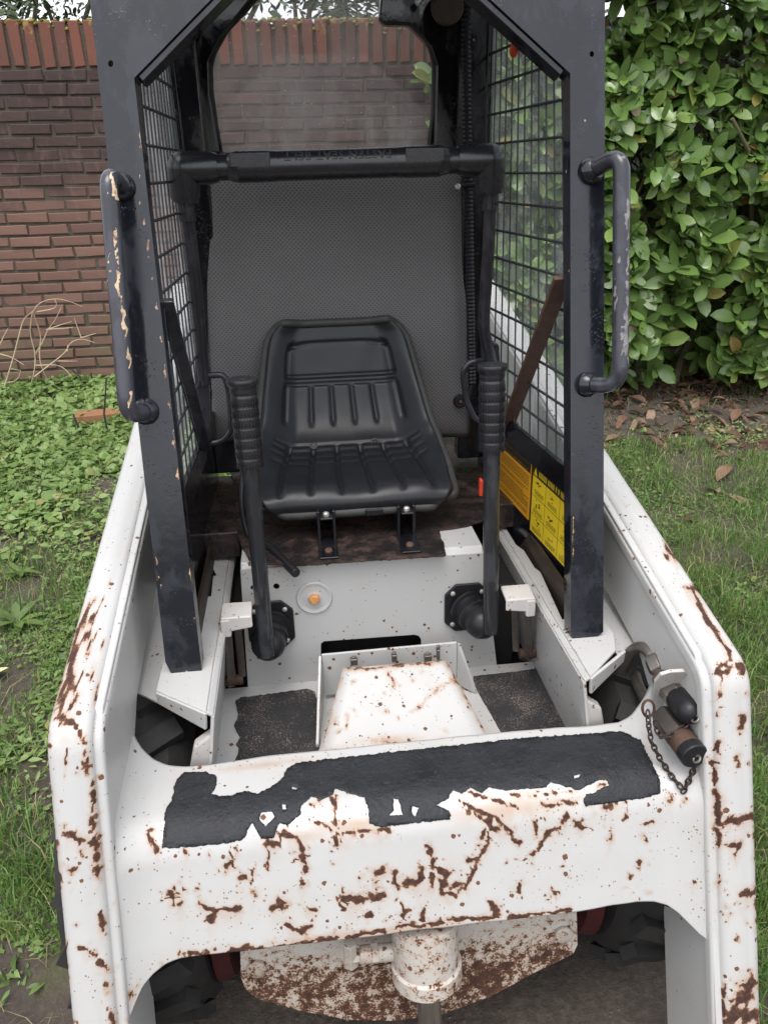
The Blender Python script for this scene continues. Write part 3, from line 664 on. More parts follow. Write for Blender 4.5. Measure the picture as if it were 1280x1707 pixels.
# ---- main frame: side walls, decks, floor, seat panel
FR = MB()
FR.box((0, 1.56, .12), (.56, 1.2, .34)); FR.box((0, 1.7, .36), (.60, .62, .30))
FRAME = FR.build('chassis', DARKGAP, LOADER, bevel=.004)
MB().prism([(-.34, 1.03, .345), (.36, 1.03, .345), (.36, 1.331, .345), (-.34, 1.331, .345)], (0, 0, .005)).build('footwell_floor', WHITE, LOADER)
for s in (-1, 1):
    w = MB()
    xt, xb = s*.297, s*.330
    # inner wall, folded flange and deck
    w.add([(xb, .98, .33), (xb, 1.80, .33), (xt, 1.80, .553), (xt, .985, .553)], [(0, 1, 2, 3)])
    w.add([(xt, .985, .553), (xt, 1.80, .553), (s*.306, 1.80, .560), (s*.306, .985, .560)], [(0, 1, 2, 3)])
    if s < 0: D = [(s*.306, .985), (s*.392, 1.052), (s*.392, 1.345), (s*.330, 1.345), (s*.333, 1.43), (s*.326, 1.43), (s*.345, 1.49), (s*.335, 1.80), (s*.306, 1.80)]
    else: D = [(s*.306, .985), (s*.376, 1.052), (s*.392, 1.10), (s*.392, 1.16), (s*.318, 1.16), (s*.333, 1.34), (s*.327, 1.36), (s*.327, 1.44), (s*.318, 1.47), (s*.318, 1.80), (s*.306, 1.80)]
    w.add([(x, y, .560) for x, y in D], [tuple(range(len(D)))])
    # front lip of the deck turned down
    w.add([(s*.306, .985, .560), (s*.392, 1.052, .560), (s*.392, 1.056, .535), (s*.31, .990, .525)], [(0, 1, 2, 3)])
    o = w.build('side_wall', WHITE, LOADER, smooth=False, solid=.006, offset=0, bevel=.002)
    # sloping fender flap outside the post
    MB().prism([(s*.384, 1.060, .545 if s > 0 else .525), (s*.445, 1.117, .532 if s > 0 else .520), (s*.445, 1.42, .560), (s*.384, 1.42, .562)], (0, .001, -.005)).build('fender_flap', WHITE, o, bevel=.001)
    e = [Vector((s*.318, .99, .50)), Vector((s*.345, .995, .42)), Vector((s*.345, 1.0, .34))]
    MB().prism([(s*.300, .985, .52), (s*.335, .992, .49), (s*.348, .997, .44), (s*.348, 1.0, .30), (s*.325, 1.0, .30)], (0, .022, 0)).build('wall_end_plate', WHITE_WORN, o, bevel=.004)
MB().lathe([(0, .009), (.002, .009)], (.3115, 1.055, .46), (-1, 0, .1), 16).build('bolt_hole_dark_disc', DARKGAP, LOADER)  # solid dark disc on the wall, painting the shade inside a hole
PANY = 1.331
def octo(x, y, r, n=8, ph=pi/8, sx=1.0): return [(x+r*sx*cos(ph+2*pi*k/n), y+r*sin(ph+2*pi*k/n)) for k in range(n)]
slot = [(535, 1073), (540, 1069), (690, 1058), (698, 1060), (702, 1066), (702, 1100), (535, 1110)]
panel = sheet('seat_support_panel', [(401, 950), (806, 922), (828, 1112), (414, 1150)], WHITE_CLEAN, LOADER, thick=.005, holes=[slot, octo(422, 980, 4.5, 12), octo(461, 978, 5.5, 12)], Y=PANY)
# folded top edge and seat deck
pl_, pr_ = at(401, 951, Y=PANY), at(806, 923, Y=PANY); zt = (pl_[2]+pr_[2])/2
DECKZ = zt+.012
MB().prism([(pl_[0], PANY, zt-.003), (pl_[0], PANY+.012, DECKZ), (pl_[0], 1.79, DECKZ), (pl_[0], 1.79, DECKZ-.02), (pl_[0], PANY+.006, zt-.02)], (pr_[0]-pl_[0], 0, 0)).build('seat_deck', WHITE, LOADER, bevel=.003)
MATZ = DECKZ+.004
sheet('deck_mat', ragged([(398, 900), (418, 938), (500, 942), (600, 935), (690, 929), (744, 925), (741, 908), (735, 898), (731, 884), (770, 878), (806, 868), (812, 790), (790, 722), (360, 742), (390, 800)], 5, 1.5, 4), RUSTBLACK, LOADER, thick=.003, Z=MATZ)
MB().box((-.32, 1.66, .60), (.085, .34, .06)).build('side_ledge', RUSTBLACK, LOADER, bevel=.004); MB().box((.30, 1.68, .60), (.085, .28, .06)).build('side_ledge', RUSTBLACK, LOADER, bevel=.004)
# brown boards low down inside the cab
MB().prism([(.322, 1.13, .40), (.322, 1.68, .40), (.338, 1.68, .60), (.338, 1.13, .60)], (.006, 0, 0)).build('inner_board', BROWN, LOADER); MB().prism([(-.322, 1.13, .40), (-.322, 1.78, .40), (-.338, 1.78, .60), (-.338, 1.13, .60)], (-.006, 0, 0)).build('inner_board', BROWN, LOADER)
sheet('bare_wood_ledge', ragged([(829, 841), (850, 839), (872, 866), (836, 867)], 4, 1, 2), simple('flaking_paint', (.42, .27, .17), .8, 0, 130, .8, .5), LOADER, thick=.004, Z=.585)
# pressed recess with orange cap
rc = Vector(at(524, 996, Y=PANY)); r_ = .033
rec = MB().lathe([(.0015, r_+.003), (.004, r_+.001), (.004, r_-.002), (.0015, r_-.006), (.001, .016), (.003, .012), (.003, .001)], rc, (0, -1, 0), 40).build('pressed_recess', WHITE_CLEAN, panel)
MB().lathe([(.002, .0115), (.010, .0112), (.013, .009), (.0135, .001)], rc, (0, -1, 0), 6).build('bolt_cap', ORANGE, rec, bevel=.001)
# floor pads
sheet('floor_pad', ragged([(393, 1167), (402, 1163), (511, 1148), (524, 1152), (530, 1171), (533, 1235), (530, 1290), (395, 1300), (391, 1274), (400, 1246), (393, 1240), (401, 1229), (391, 1209), (397, 1190)], 4, 1.6, 9), GRIT, LOADER, thick=.004, Z=.354)
sheet('floor_pad', ragged([(789, 1127), (860, 1119), (905, 1113), (917, 1119), (957, 1214), (930, 1260), (860, 1262), (790, 1140)], 5, .8, 11), GRIT, LOADER, thick=.004, Z=.354)
# centre cover
cz = .475
a1, a2 = at(571, 1106, Z=cz), at(744, 1093, Z=cz); a3 = at(822, 1236, Z=.40); a4 = at(530, 1262, Z=.40)
cov = MB()
N_ = np.cross(np.array(a2)-a1, np.array(a4)-a1); N_ /= np.linalg.norm(N_); N_ *= np.sign(N_[2])
g = []; nu, nv = 60, 50
for j in range(nv):
    for i in range(nu):
        u, v = i/(nu-1), j/(nv-1)
        p = (np.array(a1)*(1-u)+np.array(a2)*u)*(1-v)+(np.array(a4)*(1-u)+np.array(a3)*u)*v
        edge = min(u, 1-u, v)*10; drop = .010*max(0, 1-edge)**2
        g.append(p-np.array((0, 0, drop)))
fc = [(j*nu+i, j*nu+i+1, (j+1)*nu+i+1, (j+1)*nu+i) for j in range(nv-1) for i in range(nu-1)]
cov.add(g, fc)
loopi = [i for i in range(nu)] + [j*nu+nu-1 for j in range(1, nv)] + [(nv-1)*nu+i for i in range(nu-2, -1, -1)] + [j*nu for j in range(nv-2, 0, -1)]
b0 = len(cov.v); cov.v += [(g[i][0], g[i][1], .34) for i in loopi]; n_ = len(loopi)
cov.f += [(loopi[k], loopi[(k+1) % n_], b0+(k+1) % n_, b0+k) for k in range(n_)]
COVER_O = cov.build('pedal_linkage_cover', WHITE, LOADER, angle=50)
Vc = np.array([v.co for v in COVER_O.data.vertices])
wc = stroke_wear(Vc, [(2, [(587, 1138)]), (2, [(648, 1122), (657, 1148)]), (2.5, [(690, 1132)]), (2.5, [(643, 1186)]), (2.5, [(579, 1205)]), (2, [(557, 1206)]), (2, [(562, 1219)]), (2, [(741, 1217)]), (1.4, [(688, 1186), (760, 1124)]), (2.5, [(574, 1116), (740, 1102)]), (2, [(533, 1250), (568, 1120)]), (2.5, [(818, 1232), (746, 1106)]), (2, [(545, 1252), (810, 1232)])])
blotch = np.exp(-((proj(Vc)[:, 0]-650)/40)**2-((proj(Vc)[:, 1]-1236)/9)**2)*.45
attr(COVER_O.data, 'wear', np.maximum(wc*.62, blotch))
Pc = proj(Vc); attr(COVER_O.data, 'stain', np.maximum(STAIN*1.1, .75*np.exp(-((Pc[:, 0]-655)/60)**2-((Pc[:, 1]-1236)/12)**2)))
up = MB(); q1, q2 = Vector(at(536, 1092, Y=1.265)), Vector(at(762, 1071, Y=1.265)); zf = .36
up.prism([q1, q2, (q2.x, q2.y, zf), (q1.x, q1.y, zf)], (0, .006, 0))
e1, e2 = at(532, 1245, Z=.354), at(790, 1154, Z=.354)
up.prism([q1, (q1.x, q1.y, zf), (e1[0], e1[1], .35), (e1[0], e1[1], .36)], (-.006, 0, 0)); up.prism([q2, (q2.x, q2.y, zf), (e2[0], e2[1], .35), (e2[0], e2[1], .36)], (.006, 0, 0))
UP = up.build('linkage_guard', WHITE, LOADER, bevel=.002)
for px, py, w_, h_ in ((590, 1102, .014, .014), (657, 1096, .010, .016), (713, 1096, .015, .014), (730, 1090, .006, .024)):
    p = Vector(at(px, py, Y=1.245)); MB().box(p, (w_, .012, h_)).tube([p+Vector((0, 0, h_*.3)), p+Vector((0, 0, h_*.8))], .0045, 6).build('linkage_bolt', STEEL, UP, bevel=.0015)
# foot pedals
def pedal(px, py, s):
    c = Vector(at(px, py, Y=1.235)); m = MB()
    m.prism([c+Vector((-.028, -.02, .006)), c+Vector((.028, -.02, .006)), c+Vector((.028, .025, .012)), c+Vector((-.028, .025, .012))], (0, 0, -.008))
    k = -s
    m.prism([c+Vector((-.028, -.021, .006)), c+Vector((.028, -.021, .006)), c+Vector((.028, -.021, -.018 if s < 0 else -.026)), c+Vector((-.028, -.021, -.026 if s < 0 else -.018))], (0, .006, 0))
    m.box(c+Vector((s*.020, -.016, -.016)), (.018, .014, .036))
    o = m.build('foot_pedal', WHITE_WORN, LOADER, bevel=.004)
    b = Vector(at(386, 1142, Y=1.295)) if s < 0 else Vector(at(882, 1096, Y=1.295))
    MB().beam(c+Vector((s*.020, .0, -.03)), b, .015, .012).beam(c+Vector((s*.004, .03, -.03)), b+Vector((-s*.02, .03, 0)), .014, .010).build('pedal_rod', STEEL, o, bevel=.002)
    MB().tube([b+Vector((-.022, 0, .012)), b+Vector((.024, 0, .012))], .011, 10).tube([b+Vector((-.006, 0, .02)), b+Vector((.010, 0, .02))], .018, 14).build('pedal_pivot', STEEL_RUST, o, bevel=.002)
pedal(395, 1024, -1); pedal(863, 994, 1)
# lever boots
def boot(px, py, cx, cy, s):
    """square rubber flange on the panel with a soft cone round the lever foot"""
    c = Vector(at(px, py, Y=PANY)); e = Vector(at(cx, cy, Y=PANY-.075)); m = MB()
    hw, hh, ch = .046, .055, .022
    P = [(-hw+ch, -hh), (hw-ch, -hh), (hw, -hh+ch), (hw, hh-ch), (hw-ch, hh), (-hw+ch, hh), (-hw, hh-ch), (-hw, -hh+ch)]
    m.prism([c+Vector((x, -.001, z)) for x, z in P], (0, -.007, 0))
    o = m.build('lever_boot', RUBBER, LOADER, bevel=.003)
    a = (e-c).normalized(); L = (e-c).length
    MB().lathe([(0.004, .040), (.010, .040), (.012, .034), (.028, .033), (.031, .036), (.037, .036), (.040, .031), (L-.03, .031), (L-.025, .034), (L-.008, .031), (L+.004, .022), (L+.010, .010), (L+.011, .001)], c, a, 32).build('boot_cone', RUBBER, o, angle=50)
    for x, z in ((-.03, -.036), (.03, -.036), (.03, .036), (-.03, .036)):
        MB().lathe([(.006, .0055), (.010, .005), (.0115, .002), (.0115, .0005)], c+Vector((x, 0, z)), (0, -1, 0), 14).build('rivet', ZINC, o)
    return e
def lever(top, btm, e):
    T_, B_ = Vector(top), Vector(btm); d = (T_-B_).normalized()
    pts = bez([T_-d*.12, B_, e+Vector((0, .05, .01))], n=8, r=.03)
    # straight tube and heel
    o = MB().tube([T_-d*.115, B_+d*.012, B_-d*.002], [.0148, .0148, .0135], 20).tube([B_+d*.012, B_+d*.012+Vector((0, .06, 0))], .014, 14).build('control_lever', BLACK_PAINTED, LOADER, angle=40)
    g_ = MB(); L = .135; n = 60; prof = []
    for k in range(n+1):
        h = k/n*L; r = .0218+.0005*(1 if (k % 8) < 6 else -1); prof.append((h, r))
    g_.lathe([(0, .018)]+prof+[(L+.003, .0255), (L+.009, .0265), (L+.013, .0255), (L+.0115, .004), (L+.006, .003), (L+.006, .0005)], T_-d*L, d, 40)
    gr = g_.build('hand_grip', GRIP, o, angle=50)
    rb = MB(); x = d.orthogonal().normalized(); y = d.cross(x)
    for k in range(7):
        for q in range(26):
            a = 2*pi*q/26; p = T_-d*(L-.006-k*.0178)+(x*cos(a)+y*sin(a))*.0224
            rb.beam(p-d*.0, p-d*.0105, .0022, .0018, up=(x*cos(a)+y*sin(a)))
    tag(rb.build('grip_rib', GRIP, gr, smooth=False), kind='stuff')
BLACK_PAINTED = black_paint('black_lever_paint', .5, (.022, .023, .026))
eL = boot(452, 1040, 446, 1086, -1); eR = boot(777, 1010, 812, 1048, 1)
TL = Vector(at(405, 644, Y=1.27)); TR = Vector(at(820, 620, Y=1.27))
lever(TL, Vector((eL.x, eL.y-.01, eL.z)), eL); lever(TR, Vector((eR.x+.004, eR.y-.01, eR.z)), eR)
# loose black rod (parking brake pedal) by the left boot
r0, r1 = Vector(at(446, 908, Y=1.40)), Vector(at(494, 956, Y=1.29))
MB().tube([r0, r1], .0095, 12).build('brake_rod', RUBBER, LOADER, bevel=.002)
# ================================================================== cab
PFP = ((0, 1.093, .555), (0, -.9746, .2242)); PN = Vector((0, .9746, -.2242))
ARCH = [(276, 1104), (291, 1133), (334, 1130), (337, 1119), (224, 130), (428, -79), (733, -79), (950, 122), (951, 1058), (956, 1070), (984, 1071), (1005, 1053), (1008, 0), (1009, -170), (132, -170), (150, 0)]
BLK_STROKES = [(2.5, [(203, 273)]), (2, [(241, 280)]), (1.6, [(228, 236)]), (2, [(302, 770), (303, 800)]), (1.8, [(297, 735)]), (2.5, [(300, 818)]), (2.5, [(256, 815)]), (1.5, [(292, 1120)]), (1.5, [(310, 1120)]),
    (2, [(262, 935), (266, 985)]), (2.2, [(320, 930), (325, 975)]), (2, [(327, 1030), (331, 1065)]), (1.5, [(234, 330), (262, 520)]), (1.3, [(268, 560), (300, 830)]), (1.5, [(296, 936)]), (2, [(275, 1068)]),
    (1.4, [(943, 250), (944, 560)]), (2.4, [(951, 760)]), (1.8, [(950, 785)]), (2.6, [(950, 860), (952, 920), (950, 985)]), (2, [(1003, 790)]), (1.5, [(973, 525)]), (1.5, [(994, 1060)]), (1.2, [(232, 140), (236, 330)]), (1.2, [(945, 125), (944, 250)])]
def make_front():
    pts, T = poly_cdt(ARCH, [octo(185, 106, 6, 10, 0, .75), octo(986, 90, 5, 10, 0, .75)], 7)
    V = np.array([at(x, y, pl=PFP) for x, y in pts])
    me = bpy.data.meshes.new('front_frame'); me.from_pydata(V.tolist(), [], T)
    bm = bmesh.new(); bm.from_mesh(me); bmesh.ops.recalc_face_normals(bm, faces=bm.faces); bm.normal_update()
    if bm.faces[0].normal.y > 0: bmesh.ops.reverse_faces(bm, faces=bm.faces)
    bm.to_mesh(me); bm.free(); attr(me, 'wear', stroke_wear(V, BLK_STROKES)*.9)
    o = bpy.data.objects.new('front_frame', me); link(o, LOADER)
    return finish(o, BLACK, smooth=True, solid=.034, offset=-1, bevel=.005, seg=3)
FRONT = make_front()
def A(px, py): return Vector(at(px, py, pl=PFP))
# folded flange along the two corner gussets
for a, b in (((229, 125), (428, -79)), ((942, 115), (733, -79))):
    fl = MB()
    p, q = A(*a), A(*b); n_ = Vector((0, 0, 1)).cross(q-p).normalized()
    up_ = Vector((0, -.2242, -.9746)); 
    fl.prism([p+PN*.004, q+PN*.004, q+PN*.040, p+PN*.034], (q-p).cross(PN).normalized()*(.010 if a[0] > 600 else -.010)*1)
    fl.build('gusset_flange', BLACK_IN, FRONT, bevel=.002)
WIREGREY = simple('dusty_black_wire', (.035, .035, .038), .5, 0, 40, .4)
def xs(s, y): return (.350-(y-1.25)*.092) if s > 0 else -(.348-(y-1.25)*.022)
def yf(z): return 1.093+.23*(z-.555)
for s in (-1, 1):
    # outer/inner skin of side: lower panel
    z0, z1 = .44, .80
    lo = MB(); lo.prism([(xs(s, yf(z0)+.05)+s*.006, yf(z0)+.05, z0), (xs(s, 1.80)+s*.006, 1.80, z0), (xs(s, 1.80)+s*.006, 1.80, z1), (xs(s, yf(z1)+.05)+s*.006, yf(z1)+.05, z1)], (s*.006, 0, 0))
    side = lo.build('side_panel', BLACK_IN, LOADER)
    fr = MB()
    def strip(pts, w): 
        for a, b in zip(pts[:-1], pts[1:]): fr.beam(a, b, .012, w, up=(1, 0, 0)) if False else fr.beam(a, b, w, .012, up=(s, 0, 0))
    zb, zt_ = .79, 1.66
    P = lambda y, z, o_=0: Vector((xs(s, y)+s*o_, y, z))
    strip([P(yf(zb)+.05, zb), P(1.79, zb)], .05); strip([P(yf(zt_)+.05, zt_), P(1.80, zt_)], .05)
    strip([P(1.785, zb), P(1.785, zt_)], .035); strip([P(yf(zb)+.07, zb), P(yf(zt_)+.07, zt_)], .030)
    fo = fr.build('window_frame', BLACK_IN, side, bevel=.002)
    wr = MB()
    ny, nz = 13, 15
    for k in range(1, nz):
        z = zb+.02+(zt_-zb-.04)*k/nz; wr.tube([P(yf(z)+.06, z, -.002), P(1.79, z, -.002)], .0027, 6)
    for k in range(ny):
        t = (k+.7)/ny
        a = P(yf(zb)+.06+(1.79-yf(zb)-.06)*t, zb, .003); b = P(yf(zt_)+.06+(1.79-yf(zt_)-.06)*t, zt_, .003); wr.tube([a, b], .0018, 6)
    tag(wr.build('wire_mesh', WIREGREY, side), kind='stuff')
    g = MB().add([P(yf(zb)+.05, zb, .014), P(1.79, zb, .014), P(1.79, zt_, .014), P(yf(zt_)+.05, zt_, .014)], [(0, 1, 2, 3)]); g.build('window_pane', GLASS_SIDE if s > 0 else GLASS_LEFT, side, smooth=False)
    # diagonal brace
    if s > 0: p, q, m_, w_ = at(938, 462, X=.318), at(843, 716, X=.318), 'R', .030
    else: p, q, m_, w_ = at(278, 500, X=-.325), at(344, 748, X=-.325), 'L', .020
    br = MB().beam(p, q, .010, w_, up=(s, 0, 0)).beam(Vector(p)+Vector((s*.012, .012, 0)), Vector(q)+Vector((s*.012, .012, 0)), .02, .006, up=(s, 0, 0))
    br.build('diagonal_brace', BRACE if 'BRACE' in globals() else None, LOADER, bevel=.002) if False else br.build('diagonal_brace', (simple('rust_worn_brace', (.085, .045, .032), .55, 0, 45, .8, .4) if s > 0 else BLACK_WORN), LOADER, bevel=.002)
    MB().box((xs(s, 1.80)-s*.02, 1.80, 1.18), (.06, .05, 1.05)).build('rear_pillar', BLACK_IN, LOADER, bevel=.006)
    if s > 0: SIDE_R = side
    else: SIDE_L = side
MB().prism([(-.375, 1.35, 1.715), (.375, 1.35, 1.715), (.33, 1.88, 1.715), (-.365, 1.88, 1.715)], (0, 0, .03)).build('roof', BLACK, LOADER, bevel=.008)
# rear wall with window
WIN = [(372, 258), (360, 210), (352, 150), (351, 110), (358, 85), (378, 50), (412, 14), (440, -20), (470, -40), (620, -45), (650, -20), (672, 18), (700, 50), (717, 78), (724, 108), (722, 190), (716, 240), (712, 258)]
RW = [tuple(proj(np.array([[x, 1.83, z]]))[0]) for x, z in ((-.37, .70), (-.37, 1.72), (.325, 1.72), (.325, .70))]
RWALL = sheet('rear_wall', RW, BLACK_IN, LOADER, thick=.02, holes=[WIN], Y=1.83)
rim = [Vector(at(x, y, Y=1.826)) for x, y in WIN]
MB().tube(rim, .0055, 8, closed=True).build('window_seal', RUBBER, RWALL)
sheet('rear_window_pane', [(345, 270), (340, 80), (400, -60), (660, -60), (735, 70), (728, 270)], GLASS_REAR, RWALL, thick=.004, Y=1.845)
sheet('interior_moulding', [(300, 140), (330, 60), (420, -60), (470, -60), (412, 10), (372, 60), (350, 105), (352, 160), (368, 258), (308, 258)], BLACK_IN, RWALL, thick=.03, bevel=.006, Y=1.815)
sheet('interior_moulding', [(640, -60), (632, 30), (640, 42), (682, 42), (716, 78), (726, 110), (722, 258), (775, 258), (790, 20), (790, -60)], BLACK_IN, RWALL, thick=.03, bevel=.006, Y=1.815)
p = Vector(at(745, 8, Y=1.76)); MB().lathe([(0, .030), (.02, .032), (.05, .028), (.055, .01)], p+Vector((0, .02, 0)), (0, -1, -.2), 20).build('wiper_motor', simple('dusty_motor', (.05, .035, .025), .7, 0, 60, .5), RWALL, bevel=.002)
p = Vector(at(697, 3, Y=1.785)); MB().lathe([(0, .0075), (.004, .0075), (.007, .004), (.007, .001)], p, (0, -1, 0), 12).build('bolt', ZINC, RWALL)
# perforated back panel, slightly cushioned
def make_back():
    c = [at(318, 285, Y=1.79), at(780, 276, Y=1.79), at(784, 728, Y=1.77), at(354, 738, Y=1.77)]
    nu, nv = 40, 40; V = []
    for j in range(nv):
        for i in range(nu):
            u, v = i/(nu-1), j/(nv-1); p = (c[0]*(1-u)+c[1]*u)*(1-v)+(c[3]*(1-u)+c[2]*u)*v
            e = min(u, 1-u, v, 1-v)*14; b_ = .012*(1-max(0, 1-e)**2)+.006*mnoise.noise(Vector((u*3, v*3, 1)))
            V.append((p[0], p[1]-b_, p[2]))
    i = (np.arange(nv-1)[:, None]*nu+np.arange(nu-1)[None]).ravel()
    o = bpy.data.objects.new('perforated_back_panel', np_mesh('perforated_back_panel', np.array(V), [np.stack([i, i+nu, i+nu+1, i+1], -1)])); link(o, LOADER); finish(o, PERF, angle=80, solid=.01, offset=-1); return o
make_back()
# corrugated hose
h0, h1 = Vector(at(775, -40, Y=1.755)), Vector(at(786, 640, Y=1.745)); L = (h1-h0).length; n = int(L/.0042)
MB().tube([h0.lerp(h1, k/n) for k in range(n+1)], [.0095+(.0012 if k % 2 else -.001) for k in range(n+1)], 14).tube([h1, h1+Vector((-.008, 0, -.035))], .006, 10).build('corrugated_hose', RUBBER, LOADER, angle=25)
p = Vector(at(762, 311, Y=1.742)); bo_ = MB().lathe([(0, .0065), (.006, .0062), (.008, .004), (.008, .001)], p, (0, -1, 0), 14).build('hose_clamp_bolt', ZINC, LOADER)
MB().tube([p+Vector((.0, .006, .001)), p+Vector((.016, .0, .003)), p+Vector((.036, .002, .004))], .006, 8).build('clamp_strap', RUBBER, bo_)
p = Vector(at(766, 668, Y=1.755)); k_ = MB().lathe([(0, .016), (.008, .016), (.011, .013), (.011, .007), (.008, .006), (.008, .001)], p, (0, -1, .1), 20).build('belt_anchor', RUBBER, LOADER)
MB().lathe([(.008, .005), (.012, .0045), (.012, .001)], p, (0, -1, .1), 12).build('red_cap', STEEL_RUST, k_)
# seat belt buckle, bright orange-red sliver by the right lever
p = Vector(at(801, 812, Y=1.42)); MB().box(p, (.007, .014, .036)).build('belt_buckle', REDCLEAN, LOADER, bevel=.002)

# ---- decals on the right side panel
def decal(y0, y1, za, zb, mat, kind):
    X = lambda y: xs(1, y)+.0045
    o = MB().prism([(X(y0), y0, za), (X(y1), y1, za), (X(y1), y1, zb), (X(y0), y0, zb)], (.0012, 0, 0)).build('warning_decal', mat, SIDE_R)
    ink = MB(); yel = MB(); r = random.Random(5 if kind else 9)
    def bar(m, a, b, c, d, off=-.0006): m.add([(X(a)+off, a, c), (X(b)+off, b, c), (X(b)+off, b, d), (X(a)+off, a, d)], [(0, 1, 2, 3)])
    w, h = y1-y0, zb-za
    # header band with blocks of heading letters (y runs away from the camera: reading direction is towards it)
    hb = .16*h if kind else .2*h
    bar(ink, y0+.002, y1-.002, zb-hb, zb-.002)
    yel.add([(X(y1-.006)-.001, y1-.006, zb-hb+.003), (X(y1-.024)-.001, y1-.024, zb-hb+.003), (X(y1-.015)-.001, y1-.015, zb-.004)], [(0, 1, 2)])
    rows = 1 if kind else 2
    for q in range(rows):
        y = y1-.032
        zc1 = zb-.005-q*hb/rows; zc0 = zb-(q+1)*hb/rows+.003
        while y > y0+.012:
            L_ = r.uniform(.003, .0048); bar(yel, y-L_, y, zc0+.002, zc1-.002, -.001); y -= L_+.0026
            if r.random() < .16: y -= .005
    if not kind:
        z = zb-hb-.006
        while z > za+.006:
            y = y1-.006
            if r.random() < .12: z -= .004
            end = y0+.006+(r.random()*.05 if r.random() < .3 else 0)
            while y > end:
                L_ = r.uniform(.004, .016); bar(ink, max(end, y-L_), y, z, z+.0019); y -= L_+.0022
            z -= .0052
    else:
        ncol, nrow = 4, 3; top = zb-hb
        for c in range(1, ncol): yy = y1-w*c/ncol; bar(ink, yy-.0005, yy+.0005, za+.003, top)
        for q in range(1, nrow): zz = za+(top-za)*q/nrow; bar(ink, y0+.003, y1-.003, zz-.0005, zz+.0005)
        for c in range(ncol):
            for q in range(nrow):
                cy = y1-w*(c+.5)/ncol; cz_ = za+(top-za)*(q+.5)/nrow
                for k in range(7):
                    a = cy+r.uniform(-.014, .010); b = cz_+r.uniform(-.004, .014); l1, l2 = r.uniform(.002, .008), r.uniform(.001, .006); bar(ink, a, a+l1, b, b+l2*.6)
                for k in range(3):
                    zz = cz_-.008-k*.0035; y = cy+.022
                    while y > cy-.02: L_ = r.uniform(.003, .009); bar(ink, y-L_, y, zz, zz+.0014); y -= L_+.002
    tag(ink.build('printed_text', INK, o, fix=False, smooth=False), kind='stuff'); tag(yel.build('heading_letter', mat, o, fix=False, smooth=False), kind='stuff')
decal(1.452, 1.645, .628, .760, AMBER, 0)
decal(1.165, 1.440, .612, .762, YELLOW, 1)
p = Vector((xs(1, 1.40)+.004, 1.40, .775)); MB().box(p, (.004, .03, .018)).build('red_mark', RED, SIDE_R)

# ---- restraint bar
BARY = 1.56
def make_bar():
    e0, e1 = Vector(at(306, 281, Y=BARY)), Vector(at(816, 266, Y=BARY)); d = e1-e0
    n = 200; pts = []; R = []; 
    for k in range(n+1):
        t = k/n; r = .0225
        if .155 < t < .285 or .70 < t < .845: r = .0275
        elif .285 <= t <= .70: r = .0262
        pts.append(e0+d*t); R.append(r)
    R = list(np.convolve(np.pad(R, 3, 'edge'), np.ones(7)/7, 'valid'))
    b = MB(); b.tube(pts, R, 24)
    o = b.build('restraint_bar', GRIP, LOADER, angle=40)
    # flattened facets of the two knobs
    for s, t in ((-1, .215), (1, .775)):
        c = e0+d*t; 
        v = [c+d.normalized()*(q*.036)+Vector((0, -.0245+.001*abs(i), .010+i*.012)) for q in (-1, 1) for i in (-1, 1)]
        MB().prism([v[0], v[1], v[3], v[2]], (0, -.004, .001)).build('grip_facet', GRIP, o, bevel=.004)
    for e, s, low in ((e0, -1, (309, 337)), (e1, 1, (817, 322))):
        l = Vector(at(*low, Y=BARY+.004))
        MB().tube([e-Vector((s*.062, 0, 0)), e-Vector((s*.05, 0, 0)), e], [.0245, .0275, .0290], 24).tube([e, e.lerp(l, .8), l], [.0290, .0275, .0235], 24).lathe([(.0290*sin(a), .0290*cos(a)) for a in np.linspace(-pi/2, pi/2, 13)], e, (s, 0, .6), 24).build('elbow', GRIP, o, angle=50)
    left = bez([at(309, 335, Y=1.565), at(318, 400, Y=1.57), at(333, 545, Y=1.60), at(341, 640, Y=1.62)], r=.05)
    right = bez([at(817, 318, Y=1.565), at(815, 400, Y=1.57), at(805, 545, Y=1.60), at(812, 575, Y=1.605), at(828, 640, Y=1.60)], r=.05)
    for P_ in (left, right):
        MB().tube(P_, .0125, 16).tube([P_[0], Vector(P_[0])+Vector((0, 0, -.035))], .0155, 16).build('bar_arm', BLACK_WORN, o, bevel=.0)
    # raised lettering, read from the seat
    cu = bpy.data.curves.new('txt', 'FONT'); cu.body = 'FASTEN SEAT BELT'; cu.size = .021; cu.extrude = .0012; cu.align_x = 'CENTER'; cu.align_y = 'CENTER'; cu.space_character = 1.12; cu.resolution_u = 2; cu.offset = .0004
    to = bpy.data.objects.new('txt', cu); COL.objects.link(to); bpy.context.view_layer.update()
    me = bpy.data.meshes.new_from_object(to); bpy.data.objects.remove(to)
    x = -d.normalized(); up_ = Vector((0, -.42, -.9)); up_ = (up_-x*up_.dot(x)).normalized(); nz_ = x.cross(up_)
    # wrap round the tube: letters sit on its upper front
    c = e0+d*.495; rr = .0262
    for v in me.vertices:
        lx, ly, lz = v.co; a = ly/rr; base_n = (Vector((0, -.80, .60))); base_n = (base_n-x*base_n.dot(x)).normalized(); tn = base_n.cross(x)
        if tn.z > 0: tn = -tn
        nn = base_n*cos(a)+tn*sin(a)
        v.co = c+x*lx+nn*(rr+.0004+lz)
    t_ = bpy.data.objects.new('raised_lettering', me); link(t_, o); finish(t_, simple('worn_lettering', (.034, .034, .037), .42), smooth=False)
make_bar()
